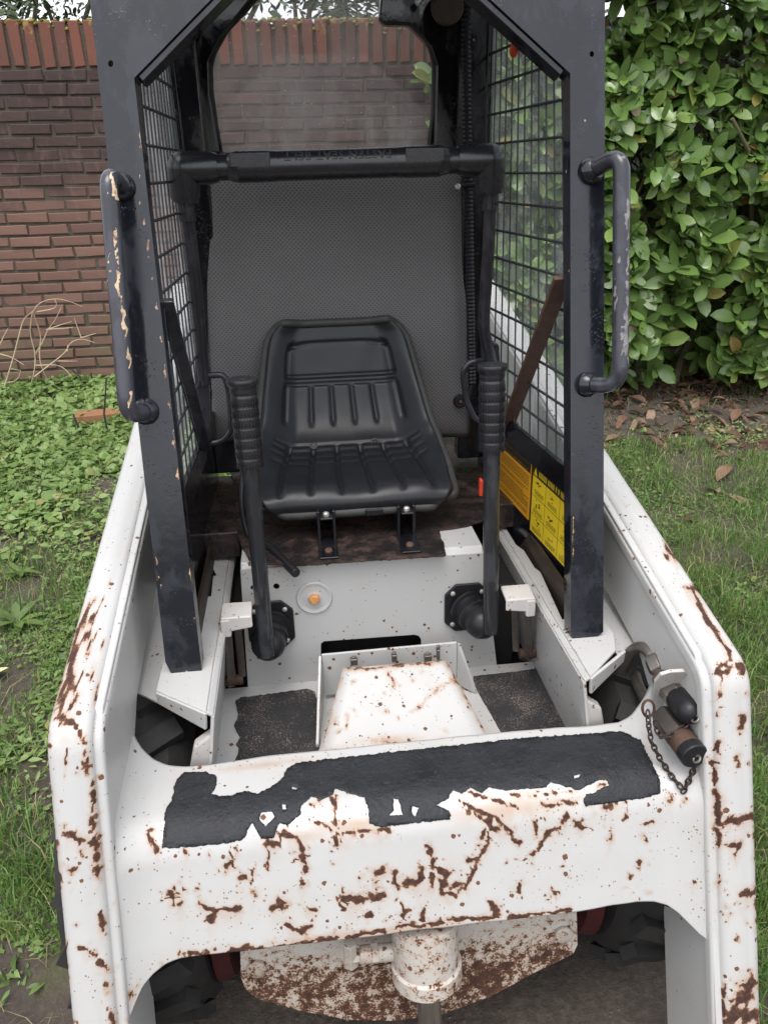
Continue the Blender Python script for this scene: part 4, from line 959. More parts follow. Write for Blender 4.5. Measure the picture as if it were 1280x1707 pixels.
# armrest loops at the bar pivots
for pts in ([(345, 626), (374, 624), (382, 650), (387, 716), (372, 735), (348, 741)], [(804, 601), (781, 603), (771, 620), (777, 668), (792, 700), (812, 706)]):
    P_ = bez([at(x, y, Y=1.615) for x, y in pts], n=5, r=.014)
    MB().tube(P_, .0068, 12).build('armrest_loop', BLACK_WORN, LOADER)
for q in ([(325, 585), (347, 590), (351, 738), (331, 752)], [(806, 560), (832, 575), (838, 735), (812, 735)]):
    sheet('pivot_plate', q, BLACK_WORN, LOADER, thick=.03, bevel=.004, Y=1.625)
# ---- grab handles on the front posts
def handle(pts, strokes, s):
    P_ = bez(pts, n=8, r=.03); Q = []
    for a, b in zip(P_[:-1], P_[1:]):
        n_ = max(1, int((b-a).length/.006))
        for k in range(n_): Q.append(a.lerp(b, k/n_))
    Q.append(P_[-1]); mb = MB().tube(Q, .0128, 22)
    o = mb.build('grab_handle', black_paint('black_paint_handle' , 1.0, (.030, .030, .038), True, (.60, .44, .29) if s < 0 else (.20, .19, .19)), LOADER, angle=50)
    attr(o.data, 'wear', stroke_wear(np.array(mb.v), strokes))
    for e in (P_[0], P_[-1]): MB().lathe([(-.002, .021), (.006, .020), (.012, .0155)], Vector(e), (Vector(P_[1])-Vector(P_[0])).normalized() if e == P_[0] else (Vector(P_[-2])-Vector(P_[-1])).normalized(), 20).build('handle_boss', BLACK, o)
off = Vector((0, -.050, .012))
l0, l1 = A(203, 312), A(243, 686); handle([l0, Vector(at(180, 288, Y=l0.y-.055)), Vector(at(213, 694, Y=l1.y-.055)), l1], [(2.5, [(186, 290), (193, 330)]), (3.2, [(192, 385), (200, 470), (212, 575)]), (2.5, [(213, 580), (216, 620)]), (1.5, [(180, 420), (186, 470)]), (2.2, [(216, 655), (219, 680)])], -1)
l0, l1 = A(985, 285), A(978, 641); handle([l0, Vector(at(1036, 256, Y=l0.y-.045)), Vector(at(1033, 642, Y=l1.y-.045)), l1], [(2, [(1040, 262), (1028, 262)]), (1.8, [(1029, 420), (1030, 440)]), (2.4, [(1046, 330), (1045, 600)]), (1.8, [(1036, 540), (1037, 610)]), (1.5, [(1026, 465), (1026, 520)])], 1)

# ================================================================== seat
def make_seat():
    cxs = -.029
    prof = bez([(0, 1.418, .688), (0, 1.400, .712), (0, 1.425, .737), (0, 1.630, .757), (0, 1.700, .86), (0, 1.755, 1.012)], n=7, r=.06)
    pr = [Vector(p) for p in prof]; ls = [0]
    for a, b in zip(pr[:-1], pr[1:]): ls.append(ls[-1]+(b-a).length)
    NS, NU = 150, 131; s_all = np.linspace(0, ls[-1], NS)
    Y = np.interp(s_all, ls, [p.y for p in pr]); Z = np.interp(s_all, ls, [p.z for p in pr])
    k = np.ones(9)/9; Y = np.convolve(np.pad(Y, 4, 'edge'), k, 'valid'); Z = np.convolve(np.pad(Z, 4, 'edge'), k, 'valid')
    t = s_all/ls[-1]
    hw = np.interp(t, [0, .03, .10, .30, .45, .60, .80, .93, .975, 1], [.160, .184, .204, .209, .200, .187, .170, .157, .143, .116])
    hw = np.convolve(np.pad(hw, 5, 'edge'), np.ones(11)/11, 'valid')
    Tn = np.stack([np.gradient(Y), np.gradient(Z)], -1); Tn /= np.linalg.norm(Tn, axis=1)[:, None]; Nn = np.stack([-Tn[:, 1], Tn[:, 0]], -1)  # normal in (y,z)
    U = np.linspace(-1, 1, NU); V = []
    ss = lambda x, a, b: (lambda q: q*q*(3-2*q))(min(1, max(0, (x-a)/(b-a))))
    def groove(d, w): return math.exp(-(d/w)**2)
    for j in range(NS):
        tj = t[j]
        for i in range(NU):
            u = U[i]; au = abs(u); h = 0.0
            bol = .044*ss(au, .55, .95)*ss(tj, .18, .50)*(1-.55*ss(tj, .62, .95))
            edge = .030*ss(au, .94, 1.0)*.8
            h += bol-edge
            h += .007*math.exp(-((tj-.14)/.05)**2)*(1-math.exp(-(u/.22)**2))*(1-ss(au, .6, .9))   # two thigh rolls with a dip between
            # pan grooves
            if .09 < tj < .475 and au < .84:
                w_ = min(1, (tj-.09)/.05)*min(1, (.475-tj)/.02)
                for g_ in (-.74, -.44, -.14, .16, .46, .76): h -= .0095*groove(u-g_*(1-.14*(tj-.16)/.3), .028)*w_
                for g_ in (.345, .395, .44): h -= .0032*groove(tj-g_, .006)*ss(.84-au, 0, .08)
            if abs(tj-.475) < .03 and au < .8: h -= .004*groove(tj-.475, .006)
            # back grooves
            if .56 < tj < .755:
                w_ = min(1, (tj-.56)/.03)
                for g_ in (-.70, -.39, -.13, .13, .39, .70): h -= .0055*groove(u-g_, .026)*w_*(1 if tj < .735 else 0)
            if au < .74: h -= .0045*groove(tj-.745, .007)*ss(.74-au, 0, .05)+.0050*groove(tj-.775, .008)*ss(.74-au, 0, .05)
            # head panel outline
            if .765 < tj < .93:
                h -= .0055*groove(au-.70+.25*max(0, (tj-.87)/.06)**2*.5, .022)*ss(tj, .765, .78)*(1-ss(tj, .90, .93)); 
            if au < .72: h -= .0055*groove(tj-(.912-.05*au**4), .008)*ss(.72-au, 0, .06)
            if .775 < tj < .905 and au < .68: h -= .003
            rim_dn = 0
            wob = .0012*mnoise.noise(Vector((u*4, tj*9, 2)))
            x = cxs+u*hw[j]-.010*tj
            yy = Y[j]+Nn[j, 0]*(h+wob); zz = Z[j]+Nn[j, 1]*(h+wob)
            V.append((x, yy, zz))
    V = np.array(V); i = (np.arange(NS-1)[:, None]*NU+np.arange(NU-1)[None]).ravel()
    me = np_mesh('seat', V, [np.stack([i, i+1, i+NU+1, i+NU], -1)])
    o = bpy.data.objects.new('seat', me); link(o, LOADER); finish(o, VINYL, angle=80, solid=.008, offset=-1)
    G = V.reshape(NS, NU, 3)
    loop = [G[0, k] for k in range(NU)]+[G[j, NU-1] for j in range(1, NS)]+[G[NS-1, k] for k in range(NU-2, -1, -1)]+[G[j, 0] for j in range(NS-2, 0, -1)]
    loop = np.array(loop); c = loop.mean(0)
    for _ in range(14): loop = (np.roll(loop, 1, 0)+np.roll(loop, -1, 0)+loop)/3
    MB().tube([tuple(p) for p in loop[::2]], .0095, 12, closed=True).build('edge_trim', simple('worn_trim', (.032, .031, .030), .6, 0, 60, .5), o)
    q = Vector(loop[int(np.argmin(np.hypot(*(proj(loop)-np.array([622, 829])).T)))]); MB().box(q+Vector((0, -.009, 0)), (.036, .006, .014), Matrix.Rotation(.1, 3, 'X')).build('trim_joint', RUBBER, o, bevel=.002)
    for px, py in ((523, 744), (625, 737)):
        bv = bvh_of(o); d = Vector(ray(px, py)).normalized(); hit = bv.ray_cast(Vector(CAM), d)
        n_ = hit[1] if hit[1].dot(d) < 0 else -hit[1]
        MB().lathe([(-.001, .0095), (.003, .009), (.0035, .006), (.0005, .0045), (.0005, .001)], hit[0], n_, 18).build('seat_grommet', simple('dusty_rubber', (.05, .042, .036), .7), o)
    # seat rails
    for px, w_ in ((532, .034), (664, .034)):
        p = Vector(at(px, 885, Y=1.40)); m = MB(); zt_ = .707
        m.box((p.x, 1.52, (MATZ+zt_)/2), (.006, .26, zt_-MATZ)).box((p.x+w_*.9, 1.52, (MATZ+zt_)/2), (.006, .26, zt_-MATZ)).box((p.x+w_*.45, 1.51, zt_-.008), (w_*.9-.006, .28, .004)).box((p.x+w_*.45, 1.365, MATZ+.003), (w_*1.1, .09, .004))
        rl = m.build('seat_rail', BLACK_IN, o, bevel=.0015)
        MB().lathe([(0, .0065), (.005, .0062), (.007, .004), (.007, .001)], (p.x+w_*.45, 1.385, zt_-.006), (0, 0, 1), 8).build('rail_bolt', ZINC, rl)
        MB().lathe([(0, .0085), (.006, .008), (.008, .005), (.008, .001)], (p.x+w_*.45, 1.345, MATZ+.004), (0, -.3, 1), 6).build('rail_bolt', STEEL_RUST, rl)
    # black cable looping down at the left of the seat
    P_ = bez([at(408, 770, Y=1.50), at(400, 830, Y=1.46), at(408, 880, Y=1.45), at(420, 905, Y=1.44)], r=.05)
    MB().tube(P_, .0055, 10).build('seat_cable', RUBBER, o)
make_seat()

# ================================================================== hydraulic couplers on the right arm
def make_couplers():
    br = sheet('coupler_bracket', [(1086, 1168), (1091, 1138), (1101, 1126), (1118, 1121), (1140, 1120), (1152, 1130), (1156, 1180), (1130, 1212), (1095, 1212)], WHITE_WORN, LOADER, thick=.006, bevel=.0015, pl=((0, .962, .52), (0, -1, -.55)))
    for k, (a, b, worn) in enumerate((((1106, 1134), (1156, 1196), 0), ((1106, 1194), (1158, 1262), 1))):
        p = Vector(at(*a, Y=(.968, .925)[k])); q = Vector(at(*b, Y=(.868, .832)[k])); d = (q-p).normalized(); L = (q-p).length
        c = MB().lathe([(-.004, .0195), (0, .0215), (.048, .0215), (.052, .019), (.054, .017)], p, d, 6).build('hydraulic_coupler', STEEL if not worn else simple('dark_steel', (.08, .07, .062), .55, .5, 60, .4), br, bevel=.0015)
        if not worn: MB().lathe([(.048, .019), (.052, .0205), (L-.018, .0205), (L-.008, .0185), (L-.001, .013), (L+.002, .005), (L+.002, .0005)], p, d, 28).build('dust_cap', RUBBER, c, angle=60)
        else:
            MB().lathe([(.048, .018), (.051, .0205), (L-.016, .0205), (L-.014, .0195)], p, d, 28).build('coupler_sleeve', STEEL_RUST, c, angle=40)
            MB().lathe([(L-.016, .0212), (L-.002, .0212), (L, .0195), (L+.0005, .0005)], p, d, 28).build('dust_cap', RUBBER, c, angle=40)
        xx = d.orthogonal().normalized(); MB().tube([q+d*(.004+.0055*sin(a))+xx*(.0055*cos(a)) for a in np.linspace(0, 2*pi, 13)[:-1]], .0019, 8, closed=True).build('cap_eye', STEEL, c)
    P1 = bez([at(1030, 1122, Y=1.10), at(1052, 1080, Y=1.08), at(1078, 1078, Y=1.05), at(1098, 1122, Y=1.0)], n=8, r=.035)
    t = MB().tube(P1, .0098, 14).build('hydraulic_pipe', STEEL, LOADER)
    a = Vector(at(1092, 1104, Y=1.015)); b = Vector(at(1104, 1130, Y=.99)); d = (b-a).normalized()
    MB().lathe([(-.012, .014), (-.006, .0175), (.014, .0175), (.017, .015)], a, d, 6).build('pipe_nut', STEEL, t, bevel=.001)
    MB().lathe([(.016, .0135), (.032, .0135)], a, d, 20).build('pipe_collar', STEEL_RUST, t)
    MB().tube(bez([at(1062, 1118, Y=1.12), at(1058, 1132, Y=1.08), at(1078, 1172, Y=1.01)], n=8, r=.03), .0098, 14).build('hydraulic_pipe', STEEL, LOADER)
    # chains
    def chain(pts, ys, name):
        P_ = [Vector(at(x, y, Y=Y_)) for (x, y), Y_ in zip(pts, ys)]
        Q = []
        for x, y in [(p[0], p[1]) for p in pts]: pass
        ln = [0]
        for a, b in zip(P_[:-1], P_[1:]): ln.append(ln[-1]+(b-a).length)
        m = MB(); n = max(2, int(ln[-1]/.0088)); arr = np.array([tuple(p) for p in P_])
        for k in range(n):
            l = ln[-1]*(k+.5)/n; c = Vector([np.interp(l, ln, arr[:, i]) for i in range(3)]); e = Vector([np.interp(min(ln[-1], l+.002), ln, arr[:, i]) for i in range(3)])-c
            if e.length < 1e-6: continue
            d = e.normalized(); x = d.orthogonal().normalized(); x = Matrix.Rotation((k % 2)*pi/2+.5, 3, d) @ x
            # keep resting links off the plate
            h = BV.ray_cast(Vector(CAM), (c-Vector(CAM)).normalized())
            if h[0] is not None and (h[0]-Vector(CAM)).length < (c-Vector(CAM)).length+.005: c = h[0]-(c-Vector(CAM)).normalized()*.006
            m.tube([c+d*(.0064*cos(a))+x*(.0038*sin(a)) for a in np.linspace(0, 2*pi, 13)[:-1]], .00145, 6, closed=True)
        m.build(name, simple('dark_chain', (.045, .03, .025), .6, .4, 80, .5), br)
    chain([(1079, 1185), (1080, 1205), (1085, 1237), (1100, 1266), (1119, 1294), (1139, 1318), (1148, 1300), (1158, 1276), (1163, 1262)], [.90, .89, .88, .87, .86, .845, .845, .845, .842], 'cap_chain')
    chain([(1090, 1203), (1096, 1222), (1106, 1228), (1125, 1222), (1143, 1208), (1152, 1196)], [.90, .885, .87, .87, .875, .88], 'cap_chain')
    MB().tube([at(1080+10*cos(a), 1181+14*sin(a), Y=.905) for a in np.linspace(0, 2*pi, 15)[:-1]], .0022, 6, closed=True).build('chain_ring', STEEL_RUST, br)
make_couplers()

# red emergency hammer hung on the mesh
HM = root('emergency_hammer', tuple(at(858, 70, X=.295)), 'red emergency hammer hanging in its holder at the top of the wire mesh window', 'hammer')
a, b = Vector(at(863, 40, X=.294)), Vector(at(855, 94, X=.294))
MB().tube([a, a.lerp(b, .5), b.lerp(a, .15), b], [.006, .006, .0085, .005], 12).build('hammer_handle', REDCLEAN, HM)
MB().box(Vector(at(871, 66, X=.302)), (.014, .05, .03)).build('hammer_holder', RED, HM, bevel=.003)
# ================================================================== brick wall
WY = 4.70
BL, BH, JX, JZ = .207, .0485, .0135, .0135
def brick_mesh(name, L, D, H, seed, mat):
    r = random.Random(seed); bm = bmesh.new(); bmesh.ops.create_cube(bm, size=1)
    for v in bm.verts: v.co = Vector((v.co.x*L+r.uniform(-.005, .005), v.co.y*D+r.uniform(-.003, .003), v.co.z*H+r.uniform(-.0035, .0035)))
    bmesh.ops.bevel(bm, geom=[e for e in bm.edges if (e.verts[0].co.y < 0 and e.verts[1].co.y < 0)], offset=.004, segments=1, affect='EDGES')
    me = bpy.data.meshes.new(name); bm.to_mesh(me); bm.free(); me.materials.append(mat); return me
def make_wall():
    base_z = .02; z_top_c = None
    top = float(at(75, 34, Y=WY)[2]); sol_h = top-float(at(75, 112, Y=WY)[2])
    wall = root('brick_wall', (0, WY+.06, .15), 'weathered red brick garden wall with a mossy upright coping course behind the loader', 'wall')
    core = MB(); core.box((1.2, WY+.06, (base_z-.4+top-.02)/2), (9.0, .105, top-.02-(base_z-.4))); co = core.build('mortar_joints', MORTAR, wall)
    stretch = [brick_mesh('brick', BL, .10, BH, k, BRICK) for k in range(6)]
    sold = [brick_mesh('coping_brick', .058, .115, sol_h, 20+k, SOLDIER) for k in range(5)]
    hidden = MB()
    def vis(x, z):
        p = proj(np.array([[x, WY, z]]))[0]
        if not (-30 < p[0] < 1310 and -15 < p[1] < 700): return False
        return p[0] < 285 or (345 < p[0] < 735 and p[1] < 275) or (775 < p[0] < 845 and p[1] < 420)
    n = 0; P = JX+BL; x0, x1 = -3.2, 5.6
    zc = top-sol_h-.012-BH/2; row = 0
    while zc > -.12:
        x = x0+(row % 2)*P*.5+random.uniform(-.012, .012); 
        while x < x1:
            xx = x+random.uniform(-.003, .003); zz = zc+random.uniform(-.0015, .0015)
            if vis(xx, zz) and n < 290:
                o = bpy.data.objects.new('brick', random.choice(stretch)); o.location = (xx, WY+.05+random.uniform(-.005, .004), zz); o.rotation_euler = (random.uniform(-.035, .035), random.uniform(-.010, .010), random.uniform(-.014, .014)); link(o, wall); n += 1
            else: hidden.box((xx, WY+.05, zz), (BL, .10, BH))
            x += P
        zc -= BH+JZ; row += 1
    x = x0
    while x < x1:
        z = top-sol_h/2+random.uniform(-.003, .003)
        if vis(x, z): 
            o = bpy.data.objects.new('coping_brick', random.choice(sold)); o.location = (x, WY+.052+random.uniform(-.004, .004), z); o.rotation_euler = (0, random.uniform(-.012, .012), random.uniform(-.02, .02)); link(o, wall)
        else: hidden.box((x, WY+.052, z), (.058, .115, sol_h))
        x += .0735
    tag(hidden.build('hidden_bricks', BRICK, wall, smooth=False), kind='stuff')
    # moss along the top
    V = []; Fc = []; tint = []
    ico = bmesh.new(); bmesh.ops.create_icosphere(ico, subdivisions=1, radius=1); iv = np.array([v.co for v in ico.verts]); iF = np.array([[v.index for v in f.verts] for f in ico.faces]); ico.free()
    for k in range(1500):
        xx = random.uniform(-2.8, 1.2); j = math.sin(xx/.0735*2*pi)
        if random.random() > .35+.5*(mnoise.noise(Vector((xx*2, 3, 0)))+.3): continue
        joint = round((xx-x0-.038)/.0735)*.0735+x0+.038
        if random.random() < .6: c = (joint+random.gauss(0, .010), WY-.006+random.uniform(-.004, .05), top-abs(random.gauss(0, .028)))
        else: c = (xx, WY+random.uniform(0, .06), top+.001)
        r = random.uniform(.005, .014)
        V.append(iv*np.array([r*1.2, r, r*.8])*(1+.2*np.random.default_rng(k).standard_normal((len(iv), 1)))+np.array(c)); Fc.append(iF+len(iv)*len(tint)); tint.append(random.random())
    me = np_mesh('moss', np.concatenate(V), [np.concatenate(Fc)]); attr(me, 'tint', np.repeat(tint, len(iv))); o = bpy.data.objects.new('moss', me); link(o, wall); finish(o, MOSS, smooth=False); tag(o, kind='stuff')
make_wall()

# ================================================================== leaf tools
def leaf_tmpl(L=1, W=.42, n=5, fold=.18, curl=.12, stem=.1):
    """ovate blade with a midrib; returns verts, tris, rib weights"""
    V = [(0, -stem, 0)]; rib = [1]; Fc = []
    for k in range(n+1):
        t = k/n; w = W*.5*(math.sin(pi*min(1, t**1.25*.95+.05))**.70 if t < 1 else 0); z = -curl*t*t
        V += [(-w, t*L, z+fold*w), (0, t*L, z), (w, t*L, z+fold*w)]; rib += [0, 1, 0]
    V[-1] = V[-3] = V[-2]
    Fc += [(0, 2, 1), (0, 3, 2)]
    for k in range(n):
        a = 1+3*k; b = a+3; Fc += [(a, a+1, b+1), (a, b+1, b), (a+1, a+2, b+2), (a+1, b+2, b+1)]
    return np.array(V, float), np.array(Fc), np.array(rib, float)
def frames(dirs, ups):
    y = dirs/np.linalg.norm(dirs, axis=1)[:, None]; x = np.cross(y, ups); x /= np.linalg.norm(x, axis=1)[:, None]+1e-9; z = np.cross(x, y)
    return np.stack([x, y, z], -1)
def scatter(name, T, pos, R, size, tint, mat, parent=None, kind='stuff'):
    tv, tf, rib = T; N = len(pos); V = np.einsum('nij,kj->nki', R, tv)*size[:, None, None]+pos[:, None]
    Fc = (tf[None]+np.arange(N)[:, None, None]*len(tv)).reshape(-1, 3)
    me = np_mesh(name, V.reshape(-1, 3), [Fc]); attr(me, 'tint', np.repeat(tint, len(tv))); attr(me, 'rib', np.tile(rib, N))
    o = bpy.data.objects.new(name, me); link(o, parent); finish(o, mat, angle=80)
    if kind: tag(o, kind=kind)
    return o
def rnd_unit(n): 
    v = rng.standard_normal((n, 3)); return v/np.linalg.norm(v, axis=1)[:, None]

# ================================================================== laurel hedge
def make_hedge():
    H = root('laurel_hedge', (2.0, 4.15, .1), 'dense green laurel hedge with big glossy leaves on the right of the loader', 'hedge')
    mb = MB(); tips = []
    r = random.Random(3)
    def grow(p, d, L, rad, depth):
        n = 5; pts = [p]; 
        for k in range(n):
            d = (d+Vector((r.gauss(0, .16), r.gauss(0, .16), r.gauss(0, .10)+.04))).normalized(); pts.append(pts[-1]+d*(L/n)); d.x += max(0, .95-pts[-1].x)*1.2; d.y += max(0, 3.95-pts[-1].y)*2
        mb.tube(pts, [rad*(1-.45*k/n) for k in range(n+1)], 7)
        if depth <= 0: return
        for k in range(r.randint(2, 4)):
            q = pts[r.randint(2, n)]; dd = (d+Vector((r.gauss(0, .7), r.gauss(0, .45)+.05, r.gauss(0, .4)))).normalized(); grow(q, dd, L*r.uniform(.5, .75), rad*.52, depth-1)
    for k in range(16):
        x = .95+2.4*k/15+r.uniform(-.08, .08); y = 4.15+r.uniform(-.05, .35); z = float(gz(x, y))-.05
        grow(Vector((x, y, z)), Vector((r.gauss(0, .25), r.gauss(-.05, .15), 1)).normalized(), r.uniform(.9, 1.3), r.uniform(.018, .036), 2)
    mb.build('branch', BARKGREEN, H, angle=60)
    tw = MB()
    for k in range(160):
        p = Vector((r.uniform(.8, 3.4), r.uniform(3.85, 4.3), r.uniform(.3, 2.5))); d = Vector((r.gauss(0, 1), r.gauss(-.2, .6), r.gauss(.3, .8))).normalized(); L = r.uniform(.15, .45)
        tw.tube([p, p+d*L*.5+Vector((r.gauss(0, .02), 0, r.gauss(0, .02))), p+d*L], [.0042, .003, .0018], 5)
    tag(tw.build('twig', BARK, H), kind='stuff')
    tmpl = [leaf_tmpl(1, .50, 5, .16, .10), leaf_tmpl(1, .54, 5, .3, .22), leaf_tmpl(1, .46, 5, .10, -.08)]
    pos, dr, up, sz, tn = [], [], [], [], []
    # whorls of leaves at shoot tips, thick near the front face, thinner inside
    n_sh = 5000
    for k in range(n_sh):
        x = r.uniform(.62, 3.6); z = .24+2.5*r.random()**.9
        face = 3.78+.16*mnoise.noise(Vector((x*1.6, z*1.6, 4)))+.05*mnoise.noise(Vector((x*5, z*5, 1)))+ .30*max(0, (z-1.6))*.25+.12*max(0, .6-z)
        y = face+abs(r.gauss(0, .16)) if r.random() < .72 else face+r.uniform(.1, .75)
        gap = mnoise.noise(Vector((x*2.3, z*2.3, 9)))+.5*mnoise.noise(Vector((x*5.5, z*5.5, 2)))
        if gap < -.29-.12*(z-1.0): continue
        axis = Vector((r.gauss(0, .5), -.75+r.gauss(0, .35), r.gauss(.35, .5))).normalized()
        m = r.randint(3, 6); ph = r.uniform(0, 6.28); bx = axis.orthogonal().normalized(); by = axis.cross(bx)
        young = r.random()
        for q in range(m):
            a = ph+q*2.4; rad = bx*cos(a)+by*sin(a)
            d = (axis*r.uniform(.25, .8)+rad*r.uniform(.6, 1)+Vector((0, -.1, -.22))).normalized()
            u = (Vector((r.gauss(0, .5), -.8+r.gauss(0, .4), .6+r.gauss(0, .3)))).normalized()
            pos.append(Vector((x, y, z))-axis*q*.012); dr.append(d); up.append(u); sz.append(r.uniform(.055, .145)*(1.12 if z < 1.0 else .95)); 
            tn.append(min(.99, max(0, r.gauss(.42, .17)+(.12 if young > .8 else 0)+(.45 if r.random() < .06 else 0))))
    pos, dr, up, sz, tn = map(np.array, (pos, dr, up, sz, tn))
    tn = np.clip(tn, 0, 1); R = frames(dr, up); kind = rng.integers(0, 3, len(pos))
    P = proj(pos); infr = (P[:, 0] > 1015) & (P[:, 0] < 1275) & (P[:, 1] > 5) & (P[:, 1] < 625)
    depth = (pos-CAM) @ CF; score = np.where(infr, sz/depth, 0)-(pos[:, 1]-3.8)*.03*infr
    order = np.argsort(-score); ind = np.zeros(len(pos), bool); ind[order[:290]] = True
    for k in range(3):
        s = (kind == k) & ~ind; scatter('foliage', tmpl[k], pos[s], R[s], sz[s], tn[s], LAUREL, H)
    meshes = {}
    for i in np.where(ind)[0]:
        k, tb = int(kind[i]), int(tn[i]*6)
        if (k, tb) not in meshes:
            tv, tf, rib = tmpl[k]; me = np_mesh('leaf', tv, [tf]); attr(me, 'tint', np.full(len(tv), (tb+.5)/6)); attr(me, 'rib', rib); me.materials.append(LAUREL); me.shade_smooth(); meshes[(k, tb)] = me
        o = bpy.data.objects.new('leaf', meshes[(k, tb)])
        link(o, H); M = Matrix(R[i].tolist()).to_4x4(); M.translation = Vector(pos[i]); o.matrix_basis = M @ Matrix.Scale(float(sz[i]), 4)
make_hedge()

# ================================================================== grass, ground cover, litter
def in_view(x, y):
    z = ground_z(x, y); P = proj(np.stack([x, y, z], -1)); d = (np.stack([x, y, z], -1)-CAM) @ CF
    return (P[:, 0] > -120) & (P[:, 0] < 1400) & (P[:, 1] < 1850) & (P[:, 1] > 500) & (d > .1)
def nz2(x, y, s, o=0): return np.array([mnoise.noise(Vector((a*s, b*s, o))) for a, b in zip(x, y)])
def sample(n, xr, yr):
    x = rng.uniform(*xr, n); y = rng.uniform(*yr, n); k = in_view(x, y); return x[k], y[k]
def blades(name, x, y, L, w, tint, mat, lean=.5):
    N = len(x); z = ground_z(x, y)-.004; a = rng.uniform(0, 2*pi, N); d = np.stack([np.cos(a), np.sin(a), 0*a], -1)
    b = rng.uniform(0, 2*pi, N); side = np.stack([np.cos(b), np.sin(b), 0*b], -1); ln = np.abs(rng.normal(0, lean, N))+.12
    p0 = np.stack([x, y, z], -1); upv = np.array([0, 0, 1.0])
    p1 = p0+(upv*.55+d*ln[:, None]*.22)*L[:, None]; p2 = p0+(upv*(.95-.35*np.minimum(ln, 1.6))[:, None]+d*(ln*.85)[:, None])*L[:, None]
    h = side*w[:, None]*.5
    V = np.stack([p0-h, p0+h, p1-h*.8, p1+h*.8, p2], 1); F_ = np.array([[0, 1, 3], [0, 3, 2], [2, 3, 4]])
    Fc = (F_[None]+np.arange(N)[:, None, None]*5).reshape(-1, 3)
    me = np_mesh(name, V.reshape(-1, 3), [Fc]); attr(me, 'tint', np.repeat(np.clip(tint, 0, 1), 5)); o = bpy.data.objects.new(name, me); link(o); finish(o, mat, angle=80); tag(o, kind='stuff')
    return o
def clear_machine(x, y): return ~((np.abs(x) < .60) & (y > .75) & (y < 2.5))
def bare(x, y):
    """1 where the soil shows"""
    b = nz2(x, y, 1.7, 3)+.7*nz2(x, y, 5.5, 8)
    v = np.clip((b-.12)/.22, 0, 1)
    v = np.where((x < 0) & (x < -.5) & (y < 1.17+.12*nz2(x, y, 4, 1)), 1.0, v)                       # trodden earth in front on the left
    v = np.where((x > 0) & (y > 3.4+.3*nz2(x, y, 2, 5)), np.maximum(v, .93), v)       # leaf litter under the hedge
    v = np.where((x > 0) & (y < 3.2), v*.5, v)
    return v
x, y = sample(520000, (-3.2, 3.4), (.4, 4.68)); 
den = np.where(x > 0, np.where(y > 2.6, .8, 1.0), np.where(y > 1.75, .42, .6))
den = np.where((x < 0) & (y < 1.45), 1.1, den)*(.55+.45*(nz2(x, y, 3.0, 21) > -.1))
k = clear_machine(x, y) & (rng.random(len(x)) < den*(1-bare(x, y))); x, y = x[k], y[k]
cl = nz2(x, y, 6, 30); Lg = np.clip(rng.gamma(6, .0100, len(x))*(1+.8*cl), .015, .16); Lg = np.where((x > 0) & (y > 2.6), Lg*.65, Lg); Lg = np.where((x < 0) & (y > 1.6), Lg*.8, Lg)
blades('grass', x, y, Lg, rng.uniform(.0018, .0044, len(x)), rng.normal(.46, .20, len(x))+.3*nz2(x, y, 4, 4)+.22*nz2(x, y, 14, 4)+.5*(rng.random(len(x)) < .06), GRASS, .65)
# broad leaved ground cover, thick near the wall on the left, breaking up into clumps nearer the loader
def herbs(name, n, xr, yr, dens, T, smin, smax, mat, hmax, tintbias=0):
    x, y = sample(n, xr, yr); k = clear_machine(x, y); x, y = x[k], y[k]; k = rng.random(len(x)) < dens(x, y); x, y = x[k], y[k]; N = len(x)
    hh = nz2(x, y, 2.2, 12); zz = ground_z(x, y)+rng.uniform(.003, hmax, N)*(.7+.6*np.clip(hh, -.5, 1))
    a = rng.uniform(0, 2*pi, N); el = rng.normal(.15, .32, N); dr = np.stack([np.cos(a)*np.cos(el), np.sin(a)*np.cos(el), np.sin(el)], -1); upv = np.tile([0, -.25, 1.0], (N, 1))+rng.normal(0, .32, (N, 3))
    scatter(name, T, np.stack([x, y, zz], -1), frames(dr, upv), rng.gamma(7, (smin+smax)/14, N).clip(smin, smax*1.4), np.clip(rng.normal(.48, .19, N)+.28*hh+.25*nz2(x, y, 7, 2)+tintbias, 0, 1), mat)
herbs('ground_cover', 90000, (-3.2, -.2), (2.6, 4.69), lambda x, y: np.clip((y-2.7)/.9, 0, 1)*np.clip(.75+1.5*nz2(x, y, 2.6, 12)+.8*nz2(x, y, 7, 3), 0, 1), leaf_tmpl(1, .78, 3, .12, .15, .25), .016, .042, COVER, .055, .08)
herbs('ground_cover', 120000, (-3.0, -.3), (1.0, 4.2), lambda x, y: np.clip(.20+1.6*nz2(x, y, 2.9, 51)+.9*nz2(x, y, 8, 22), 0, 1)*(1-.8*bare(x, y)), leaf_tmpl(1, .38, 3, .2, .2, .15), .012, .034, COVER, .035)
herbs('ground_cover', 70000, (-2.6, -.3), (1.0, 3.6), lambda x, y: np.clip(.1+1.8*nz2(x, y, 3.7, 77)+.6*nz2(x, y, 11, 5), 0, 1)*(1-.8*bare(x, y)), leaf_tmpl(1, .6, 3, .15, .15, .2), .008, .018, COVER, .02, .1)
herbs('ground_cover', 60000, (.4, 3.2), (.9, 4.0), lambda x, y: np.clip(1.8*nz2(x, y, 3.3, 40)-.1, 0, .8), leaf_tmpl(1, .6, 3, .12, .15, .2), .008, .022, COVER, .025, .1)
# dead straw lying through the grass
x, y = sample(9000, (-2.8, 3.0), (.6, 4.2)); k = clear_machine(x, y); x, y = x[k], y[k]; blades('dry_straw', x, y, rng.uniform(.03, .10, len(x)), rng.uniform(.0015, .003, len(x)), rng.uniform(.93, 1, len(x)), GRASS, 2.2)
